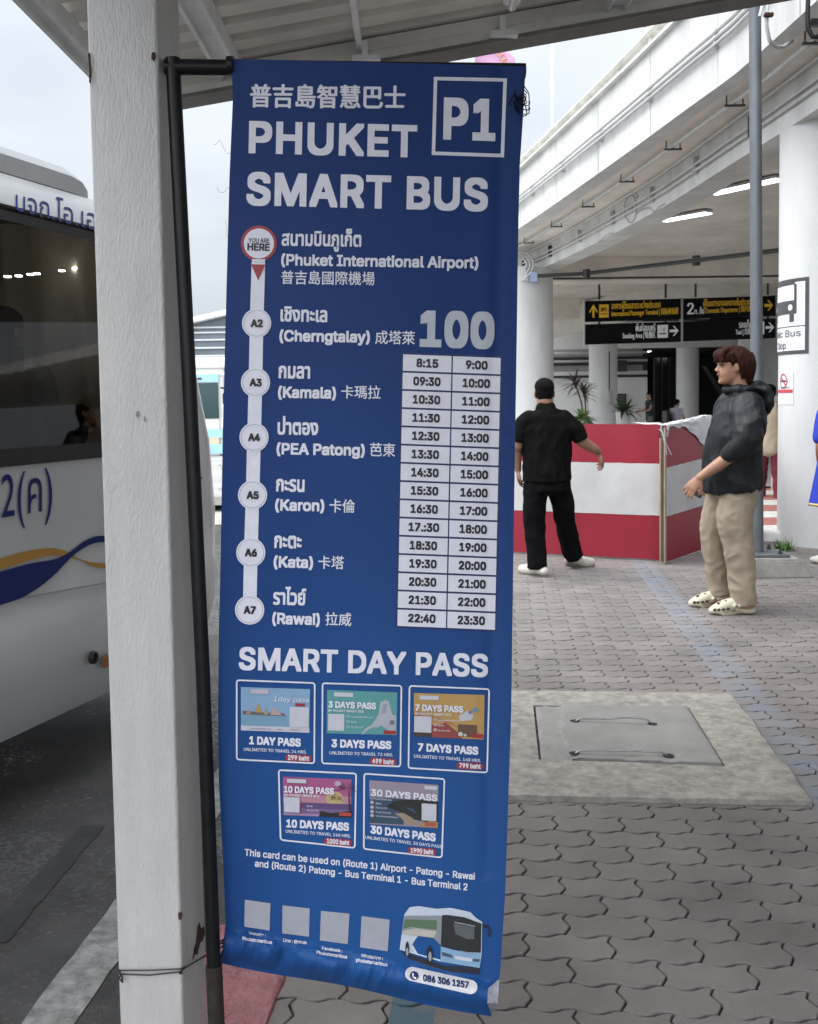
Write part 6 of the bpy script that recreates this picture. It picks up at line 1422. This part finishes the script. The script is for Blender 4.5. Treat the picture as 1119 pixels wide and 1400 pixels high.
# trousers
b_ = MB(); Y_.tube(b_, [(.01, 0, .95), (.01, 0, .88), (.008, 0, .79)], [(.10, .13), (.125, .155), (.146, .175)], c1=.3)
Y_.tube(b_, [(.0, .085, .84), (.03, .105, .64), (.012, .115, .44), (-.01, .12, .24), (-.030, .12, .065)], [(.125, .10), (.118, .103), (.098, .09), (.086, .083), (.080, .078)], c1=.15)
Y_.tube(b_, [(.03, -.085, .84), (.08, -.105, .64), (.100, -.12, .46), (.075, -.13, .26), (.05, -.13, .085)], [(.11, .10), (.105, .10), (.088, .088), (.075, .08), (.07, .07)], c1=.15)
skin(b_, 'trousers', khaki, ym, .0075, 3, [(.006, (7, 7, 3.0), 1, 1.0), (.005, (9, 9, 12), 1, 6.0)])
# jacket with hood
b_ = MB()
Y_.tube(b_, [(.012, 0, .815), (.018, 0, .92), (.02, 0, 1.02), (.005, 0, 1.16), (-.015, 0, 1.29), (-.03, 0, 1.39), (-.035, 0, 1.45)], [(.188, .212), (.194, .220), (.182, .215), (.165, .22), (.14, .215), (.105, .19), (.07, .10)], c0=.12)
Y_.tube(b_, [(-.03, .16, 1.385), (-.02, .225, 1.30), (.0, .265, 1.18), (.05, .27, 1.11), (.105, .255, 1.085)], [(.092, .075), (.108, .085), (.105, .085), (.078, .07), (.054, .054)], c1=.3)
Y_.tube(b_, [(-.03, -.16, 1.385), (-.02, -.225, 1.30), (-.005, -.265, 1.17), (.03, -.265, 1.07), (.075, -.25, 1.02)], [(.092, .075), (.10, .085), (.095, .085), (.075, .07), (.052, .052)])
Y_.tube(b_, [(.055, 0, 1.475), (-.02, .075, 1.475), (-.11, .055, 1.49), (-.15, 0, 1.495), (-.11, -.055, 1.49), (-.02, -.075, 1.475), (.05, -.01, 1.475)], [.022, .027, .031, .034, .031, .027, .022])
Y_.tube(b_, [(-.12, 0, 1.485), (-.185, 0, 1.46), (-.20, 0, 1.39), (-.185, 0, 1.32)], [(.035, .10), (.05, .115), (.042, .11), (.02, .07)])
skin(b_, 'jacket', jacket_m, ym, .0075, 3, [(.010, (6, 6, 4), 1, 2.0), (.005, (12, 12, 8), 1, 9.0)])
m_ = MB(); Y_.tube(m_, [(.085, .262, 1.095), (.118, .25, 1.062)], [(.060, .058), (.056, .055)]); skin(m_, 'cuff', mat('cuff_black', (.01, .01, .011), .9, bump=.5, bs=160), ym, .006, 2)
m_ = MB(); Y_.tube(m_, [(.14, .10, .815), (.14, .105, .795)], [.012, .016]); m_.build('cord_toggle', bus_black, ym, smooth=True)
# hair: full bowl with fringe, longer at the nape
b_ = MB(); Y_.ell(b_, qh(-.018, 0, .170), (.116, .090, .083)); Y_.ell(b_, qh(-.058, 0, .135), (.082, .084, .088))
r = random.Random(4)
for i in range(30):
    a = -1.15 + 2.3*i/29; p0 = qh(.012, .045*math.sin(a), .235); p1 = qh(.062+.032*math.cos(a), .070*math.sin(a), .210); p2 = qh(.060+.040*math.cos(a)+r.uniform(-.004, .006), .086*math.sin(a), .155+r.uniform(-.016, .008)+.02*math.cos(a)**2)
    Y_.tube(b_, [p0, p1, p2], [.016, .017, .007], 8)
for i in range(26):
    s = -1 if i % 2 else 1; t = r.uniform(0, 1); f = -.02 - .09*t; Y_.tube(b_, [qh(f, s*.072*(1-.45*t), .18), qh(f-.014, s*.084*(1-.45*t), .12), qh(f-.006+r.uniform(-.01, .01), s*.076*(1-.5*t), .055-.05*t+r.uniform(-.012, .012))], [.026, .024, .007], 8)
for s in (-1, 1): Y_.tube(b_, [qh(.025, s*.078, .19), qh(.022, s*.083, .15), qh(.020, s*.079, .118)], [.018, .013, .005], 8)
skin(b_, 'hair', hair_red, ym, .0052, 1, [(.004, (60, 60, 16), 0, 3.0), (.0025, (110, 110, 20), 0, 5.0)])
# clogs
def clog(l, f0, name='clog'):
    b_ = MB(); Y_.tube(b_, [(f0-.135, l, .026), (f0-.05, l, .020), (f0+.06, l+.004, .020), (f0+.125, l+.004, .026)], [(.026, .040), (.020, .040), (.021, .049), (.024, .042)])
    Y_.tube(b_, [(f0-.005, l, .062), (f0+.05, l+.003, .052), (f0+.11, l+.004, .036)], [(.045, .042), (.042, .049), (.026, .044)]); Y_.tube(b_, [(f0-.01, l+.046, .060), (f0-.10, l+.043, .066), (f0-.145, l, .070), (f0-.10, l-.043, .066), (f0-.01, l-.046, .060)], [.011]*5)
    o = skin(b_, name, clog_m, ym, .005, 3)
    m_ = MB()
    for k, (f, z) in enumerate(((.035, .040), (.065, .036), (.095, .033), (.120, .033))): Y_.ell(m_, (f0+f, l+.050-.002*k, z+.005), (.012, .009, .009))
    for k, (f, dl) in enumerate(((.04, .02), (.07, .01), (.06, -.012), (.09, .022))): Y_.ell(m_, (f0+f, l+dl, .091-.25*(f-.03)), (.011, .011, .008))
    m_.build('vent_hole', mat('vent_dark', (.04, .035, .03), .8), o); m_ = MB(); Y_.ell(m_, (f0-.02, l+.056, .064), (.010, .004, .010)); m_.build('strap_rivet', sole_m, o, smooth=True)
clog(.12, .06); clog(-.13, .125)
ph_ = empty('mobile_phone', Y_(.26, -.16, .80), 'black mobile phone held low in the young man\'s far hand', 'phone')
m_ = MB(); cc = Vector((.175, -.165, .815)); dd_ = Vector((.55, .05, -.82)).normalized(); nn2 = Vector((.2, 1, .15)); nn2 = (nn2-dd_*nn2.dot(dd_)).normalized(); ss = dd_.cross(nn2)
m_.add([Y_(*(cc + dd_*a*.072 + ss*b*.035 + nn2*c*.0045)) for a in (-1, 1) for b in (-1, 1) for c in (-1, 1)], [(0, 1, 3, 2), (4, 6, 7, 5), (0, 4, 5, 1), (2, 3, 7, 6), (0, 2, 6, 4), (1, 5, 7, 3)]); m_.build('case', bus_black, ph_, bevel=.003)

# --- man in black, walking away
bo = G(755, 787); K_ = Fig(bo, math.radians(6), 1.0)
bm_ = empty('person', bo, 'man in a black shirt and black trousers walking away', 'person')
b_ = MB(); qh = head(K_, b_, (.03, .045, 1.362), .0)
K_.tube(b_, [(-.02, .03, 1.24), (-.012, .04, 1.32), (.0, .045, 1.42)], [(.065, .072), (.058, .062), (.07, .064)])
K_.tube(b_, [(0, .03, .78), (0, .03, 1.0), (-.01, .03, 1.22), (-.02, .035, 1.30)], [(.12, .16), (.12, .17), (.11, .18), (.07, .12)])
K_.tube(b_, [(-.01, .195, 1.24), (-.01, .265, 1.06), (.01, .275, 1.03), (.05, .262, .86)], [.052, .046, .044, .028]); hand(K_, b_, (.05, .262, .86), (.25, -.02, -.97), (-.1, -1, 0), .35, 1, .06)
K_.tube(b_, [(-.01, -.13, 1.24), (.0, -.24, 1.10), (.02, -.29, 1.06), (.05, -.345, 1.025), (.09, -.39, .99)], [.052, .048, .045, .040, .028]); nl = hand(K_, b_, (.09, -.392, .987), (.35, -.30, -.85), (-.2, .9, -.3), .45, -1, .05)
K_.tube(b_, [(.0, .11, .78), (.0, .13, .42), (-.02, .12, .08)], [(.08, .08), (.06, .06), (.045, .045)]); K_.tube(b_, [(.04, -.07, .78), (.20, -.13, .42), (.36, -.20, .10)], [(.08, .08), (.06, .06), (.045, .045)])
skin(b_, 'body', skin_brown, bm_, .0065, 3); eyes(K_, qh, bm_, hair_black)
b_ = MB(); K_.tube(b_, [(.0, .03, .86), (.0, .03, .78), (.0, .03, .70)], [(.12, .15), (.13, .165), (.138, .18)], c1=.3)
K_.tube(b_, [(.0, .12, .74), (.0, .13, .56), (.0, .135, .38), (-.02, .125, .20), (-.03, .12, .07)], [(.115, .098), (.10, .092), (.085, .085), (.078, .08), (.078, .08)], c1=.15)
K_.tube(b_, [(.05, -.065, .74), (.12, -.10, .56), (.21, -.13, .38), (.29, -.165, .22), (.345, -.195, .10)], [(.115, .098), (.10, .092), (.085, .084), (.076, .078), (.073, .076)], c1=.15)
skin(b_, 'trousers', trouser_black, bm_, .008, 3, [(.006, (7, 7, 3.5), 1, 1.0), (.004, (10, 10, 9), 1, 6.0)])
b_ = MB(); K_.tube(b_, [(.0, .03, .775), (.0, .03, .90), (.0, .03, 1.05), (-.01, .03, 1.18), (-.02, .032, 1.27), (-.02, .035, 1.315), (-.02, .037, 1.345)], [(.15, .19), (.15, .19), (.145, .195), (.13, .205), (.10, .195), (.085, .13), (.07, .08)], c0=.12)
K_.tube(b_, [(-.015, .17, 1.27), (-.012, .225, 1.22), (-.01, .258, 1.10)], [(.088, .068), (.082, .066), (.076, .060)], c1=.2); K_.tube(b_, [(-.015, -.11, 1.27), (-.01, -.17, 1.22), (.0, -.240, 1.105)], [(.088, .068), (.082, .066), (.076, .060)], c1=.2)
K_.tube(b_, [(-.065, .04, 1.335), (-.02, .095, 1.335), (.04, .04, 1.32), (-.02, -.015, 1.335), (-.065, .035, 1.335)], [.014]*5)
skin(b_, 'shirt', shirt_black, bm_, .0075, 3, [(.008, (7, 7, 5), 1, 2.0), (.005, (12, 12, 8), 1, 9.0)])
b_ = MB(); K_.ell(b_, qh(-.016, 0, .164), (.104, .0805, .076)); K_.ell(b_, qh(-.040, 0, .120), (.070, .0765, .072)); K_.ell(b_, qh(-.058, 0, .082), (.042, .058, .045))
skin(b_, 'hair', hair_black, bm_, .006, 2, [(.003, (50, 50, 40), 0, 3.0)])
def trainer(P_, par, l, f0, yaw, heel=0):
    c, s = math.cos(yaw), math.sin(yaw); T = lambda f, dl, u: (f0+f*c-dl*s, l+f*s+dl*c, u + heel*max(0, .06-f)); b_ = MB()
    P_.tube(b_, [T(-.10, 0, .05), T(-.02, 0, .055), T(.07, 0, .045), T(.15, 0, .036)], [(.045, .036), (.05, .037), (.038, .044), (.028, .036)])
    o = skin(b_, 'trainer', shoe_white, par, .006, 3); b_ = MB(); P_.tube(b_, [T(-.115, 0, .014), T(0, 0, .013), T(.09, 0, .013), T(.165, 0, .017)], [(.014, .038), (.013, .039), (.013, .047), (.014, .036)]); skin(b_, 'sole', sole_m, o, .006, 1)
    for k in (-1, 1):
        m_ = MB(); P_.tube(m_, [T(-.07, k*.036, .075), T(-.02, k*.039, .055), T(.03, k*.041, .05)], [.004, .006, .003], 8); m_.build('side_stripe', bus_black, o)
trainer(K_, bm_, .135, .0, .8); trainer(K_, bm_, -.235, .385, -.95, .25)

# --- others, farther off
def small_person(org, yaw, h, label, top_m, leg_m, skin_m, pose, hair_m=hair_black):
    k = h/1.7; S_ = Fig(org, yaw, k); o = empty('person', org, label, 'person'); b_ = MB(); sit = pose == 'sit'; dz = -.42 if sit else 0
    qh = head(S_, b_, (.02, 0, 1.465+dz)); S_.tube(b_, [(-.02, 0, 1.3+dz), (0, 0, 1.52+dz)], [.06, .06]); S_.tube(b_, [(0, 0, .85+dz), (0, 0, 1.1+dz), (-.01, 0, 1.36+dz)], [(.10, .15), (.09, .14), (.07, .15)])
    arms = {'reach': [((.0, .2, 1.36), (.08, .25, 1.1), (.34, .18, 1.08)), ((.0, -.2, 1.36), (.08, -.25, 1.1), (.34, -.16, 1.05))], 'sit': [((.0, .2, 1.36), (.05, .26, 1.1), (.28, .18, .98)), ((.0, -.2, 1.36), (.05, -.26, 1.1), (.28, -.18, .98))], 'stand': [((.0, .2, 1.36), (-.01, .25, 1.1), (.06, .26, .85)), ((.0, -.2, 1.36), (-.01, -.25, 1.1), (.06, -.26, .85))]}[pose]
    for i, (a, b, c) in enumerate(arms):
        q = lambda p: (p[0], p[1], p[2]+dz); S_.tube(b_, [q(a), q(b), q(c)], [.048, .04, .026]); d = Vector(c)-Vector(b); hand(S_, b_, q(c), tuple(d), (0, -1 if i == 0 else 1, 0), .4, 1 if i == 0 else -1)
    legs = [((.0, s*.09, .84+dz), (.40, s*.12, .46), (.42, s*.12, .08)) if sit else ((.0, s*.09, .84), (.01+.06*s, s*.10, .46), (-.02+.12*s, s*.11, .08)) for s in (1, -1)]
    for a, b, c in legs: S_.tube(b_, [a, b, c], [(.08, .08), (.058, .058), (.042, .042)]); S_.tube(b_, [(c[0]-.05, c[1], .045), (c[0]+.05, c[1], .045), (c[0]+.15, c[1], .03)], [(.035, .035), (.04, .035), (.022, .035)])
    skin(b_, 'body', skin_m, o, .012*k, 2)
    b_ = MB(); S_.tube(b_, [(.0, 0, .82+dz), (0, 0, 1.05+dz), (-.01, 0, 1.25+dz), (-.01, 0, 1.39+dz), (-.01, 0, 1.43+dz)], [(.125, .175), (.115, .165), (.115, .18), (.085, .16), (.06, .07)])
    sl_ = .55 if pose != 'reach' else .25
    for a, b, c in arms: A = Vector(a)+Vector((0, 0, dz)); B = Vector(b)+Vector((0, 0, dz)); S_.tube(b_, [tuple(A), tuple(A.lerp(B, sl_))], [.066, .06])
    skin(b_, 'top', top_m, o, .012*k, 2, [(.008, (8, 8, 6), 1, 2.0)])
    b_ = MB(); S_.tube(b_, [(0, 0, .92+dz), (.0, 0, .80+dz)], [(.12, .165), (.125, .17)])
    for a, b, c in legs: S_.tube(b_, [a, b, (c[0], c[1], .10)], [(.10, .095), (.078, .078), (.06, .06)])
    skin(b_, 'trousers', leg_m, o, .012*k, 2, [(.006, (8, 8, 10), 1, 4.0)])
    b_ = MB(); S_.ell(b_, qh(-.018, 0, .165), (.112, .086, .078)); S_.ell(b_, qh(-.05, 0, .12), (.072, .080, .09)); skin(b_, 'hair', hair_m, o, .010, 1, [(.004, (40, 40, 20), 0, 3.0)]); eyes(S_, qh, o, hair_black)
    for a, b, c in legs:
        b_ = MB(); S_.tube(b_, [(c[0]-.08, c[1], .04), (c[0]+.05, c[1], .045), (c[0]+.17, c[1], .03)], [(.042, .042), (.046, .044), (.028, .042)]); skin(b_, 'shoe', rubber, o, .012*k, 1)
    return o, S_
dk_top = mat('top_charcoal', (.02, .024, .026), .9); sage = mat('sage_cloth', (.10, .14, .11), .9)
q = P(889, 590, 29.5); small_person((q.x, 29.5, .1), math.radians(-95), 1.43, 'woman in a dark top tending the potted plant beyond the hoarding', dk_top, sage, skin_tan, 'reach')
q = P(926, 590, 31.5); small_person((q.x, 31.5, .1), math.radians(60), 1.60, 'person in a pale shirt sitting in the dark entrance', mat('shirt_lilac', (.42, .41, .50), .9), trouser_black, skin_tan, 'sit')
m_ = MB(); m_.box((q.x-.35, 31.3, .1), (q.x+.3, 31.9, .50)); m_.box((q.x-.35, 31.3, .5), (q.x-.28, 31.9, .95)); tag(m_.build('bench', tin, bevel=.02, origin=(q.x, 31.5, .1)), 'dark seat under the person in the pale shirt', 'seat')
maroon = mat('maroon_cloth', (.13, .012, .025), .85); beige_v = mat('beige_vest', (.50, .40, .28), .8)
q = G(1053, 690); o, S_ = small_person(q, math.radians(15), 1.56, 'person in a beige vest over maroon sleeves walking behind the pole', maroon, maroon, skin_tan, 'stand')
b_ = MB(); S_.tube(b_, [(.0, 0, .80), (0, 0, 1.05), (-.01, 0, 1.25), (-.01, 0, 1.38)], [(.14, .19), (.13, .18), (.13, .185), (.10, .13)]); skin(b_, 'vest', beige_v, o, .012, 2, [(.006, (8, 8, 6), 1, 2.0)])
m_ = MB(); a, b = P(1061, 600, 14.2), P(1061, 541, 14.2); m_.box((a.x-.035, 14.2, .0), (a.x+.035, 14.27, b.z)); tag(m_.build('timber_post', mat('post_beige', (.50, .42, .34), .8, var=.1), bevel=.01, origin=(a.x, 14.2, 0)), 'pale narrow upright post beyond the person in the beige vest', 'post')
# person in blue at the picture's edge
blue = mat('blue_cloth', (.016, .04, .42), .7, bump=.3, bs=12, dist=.02)
q = G(1150, 772); R_ = Fig(q, math.radians(-20), .98); o = empty('person', q, 'person in bright blue clothing with yellow hem at the right edge', 'person')
b_ = MB(); qh = head(R_, b_, (.02, 0, 1.40)); R_.tube(b_, [(-.02, 0, 1.25), (0, 0, 1.45)], [.06, .06]); R_.tube(b_, [(0, 0, .7), (0, 0, 1.0), (-.01, 0, 1.30)], [(.10, .15), (.10, .14), (.08, .15)])
for s in (1, -1):
    R_.tube(b_, [(0, s*.18, 1.28), (.0, s*.22, 1.04), (.08, s*.16, .90)], [.05, .042, .028]); hand(R_, b_, (.08, s*.16, .90), (.7, -s*.5, -.3), (0, -s, -.3), .4, s)
    R_.tube(b_, [(0, s*.09, .78), (.0, s*.11, .44), (-.02, s*.13, .08)], [(.085, .085), (.062, .062), (.042, .042)]); R_.tube(b_, [(-.06, s*.13, .04), (.05, s*.13, .045), (.15, s*.13, .03)], [(.035, .035), (.04, .035), (.022, .035)])
skin(b_, 'body', skin_tan, o, .010, 3); eyes(R_, qh, o, hair_black)
b_ = MB(); R_.tube(b_, [(0, 0, .98), (-.005, 0, 1.12), (-.01, 0, 1.26), (-.01, 0, 1.34)], [(.125, .175), (.125, .175), (.11, .17), (.065, .07)])
for s_ in (1, -1): R_.tube(b_, [(0, s_*.17, 1.29), (.0, s_*.21, 1.10)], [.075, .07])
skin(b_, 'blue_top', blue, o, .010, 3, [(.006, (8, 8, 3), 1, 2.0)])
m_ = MB(); m_.grid(lambda u, v: R_((.128+.085*v+.012*v*math.sin(u*44))*math.cos(2*math.pi*u), (.178+.10*v+.012*v*math.sin(u*44))*math.sin(2*math.pi*u), 1.06-.545*v), 90, 20); m_.build('blue_skirt', blue, o, smooth=True)
m_ = MB(); m_.tube([R_(.213*math.cos(a), .278*math.sin(a), .53) for a in np.linspace(0, 2*math.pi, 41)], .010, 8); m_.build('yellow_trim', mat('trim_yellow', (.60, .45, .12), .7), o, smooth=True)
b_ = MB(); R_.ell(b_, qh(-.018, 0, .165), (.112, .086, .078)); R_.ell(b_, qh(-.06, 0, .10), (.072, .080, .12)); skin(b_, 'hair', hair_black, o, .010, 1)
for s in (1, -1): b_ = MB(); R_.tube(b_, [(-.08, s*.13, .04), (.05, s*.13, .045), (.17, s*.13, .03)], [(.042, .042), (.046, .044), (.028, .042)]); skin(b_, 'shoe', shoe_white, o, .010, 1)
# passengers in the bus
def passenger(px, py, s, label, top_m, hairm, skin_m, dark=False):
    q = bside(px, py, s); S_ = Fig((q.x, q.y, q.z - 1.16), BA, .95); S_.o = Vector((q.x, q.y, q.z-1.16*.95)); o = empty('person', S_.o, label, 'person'); b_ = MB(); dz = -.42
    qh = head(S_, b_, (.02, 0, 1.465+dz)); S_.tube(b_, [(-.02, 0, 1.3+dz), (0, 0, 1.52+dz)], [.06, .06]); S_.tube(b_, [(0, 0, .85+dz), (-.01, 0, 1.36+dz)], [(.10, .15), (.07, .15)])
    for sd in (1, -1):
        S_.tube(b_, [(0, sd*.2, .94), (.03, sd*.25, .68), (.24, sd*.16, .58)], [.048, .042, .028]); hand(S_, b_, (.24, sd*.16, .58), (1, -sd*.3, -.1), (0, -sd*.3, -1), .4, sd)
        S_.tube(b_, [(0, sd*.09, .44), (.4, sd*.11, .44), (.42, sd*.11, .06)], [(.08, .08), (.06, .06), (.045, .045)])
    skin(b_, 'body', skin_m, o, .011, 2); b_ = MB(); S_.tube(b_, [(0, 0, .42), (0, 0, .7), (-.01, 0, .97), (-.01, 0, 1.02)], [(.14, .18), (.12, .17), (.085, .165), (.06, .07)])
    for sd in (1, -1): S_.tube(b_, [(0, sd*.2, .94), (.02, sd*.235, .76)], [.068, .06])
    skin(b_, 'shirt', top_m, o, .011, 2); b_ = MB(); S_.ell(b_, qh(-.018, 0, .165), (.112, .086, .078)); S_.ell(b_, qh(-.05, 0, .12), (.072, .080, .09)); skin(b_, 'hair', hairm, o, .010, 1)
passenger(104, 590, -.22, 'passenger whose face shows low in the bus window', trouser_black, hair_black, skin_tan)
passenger(4, 455, -.62, 'taller passenger in grey at the left end of the bus window', mat('shirt_grey', (.10, .10, .11), .9), hair_black, skin_brown)
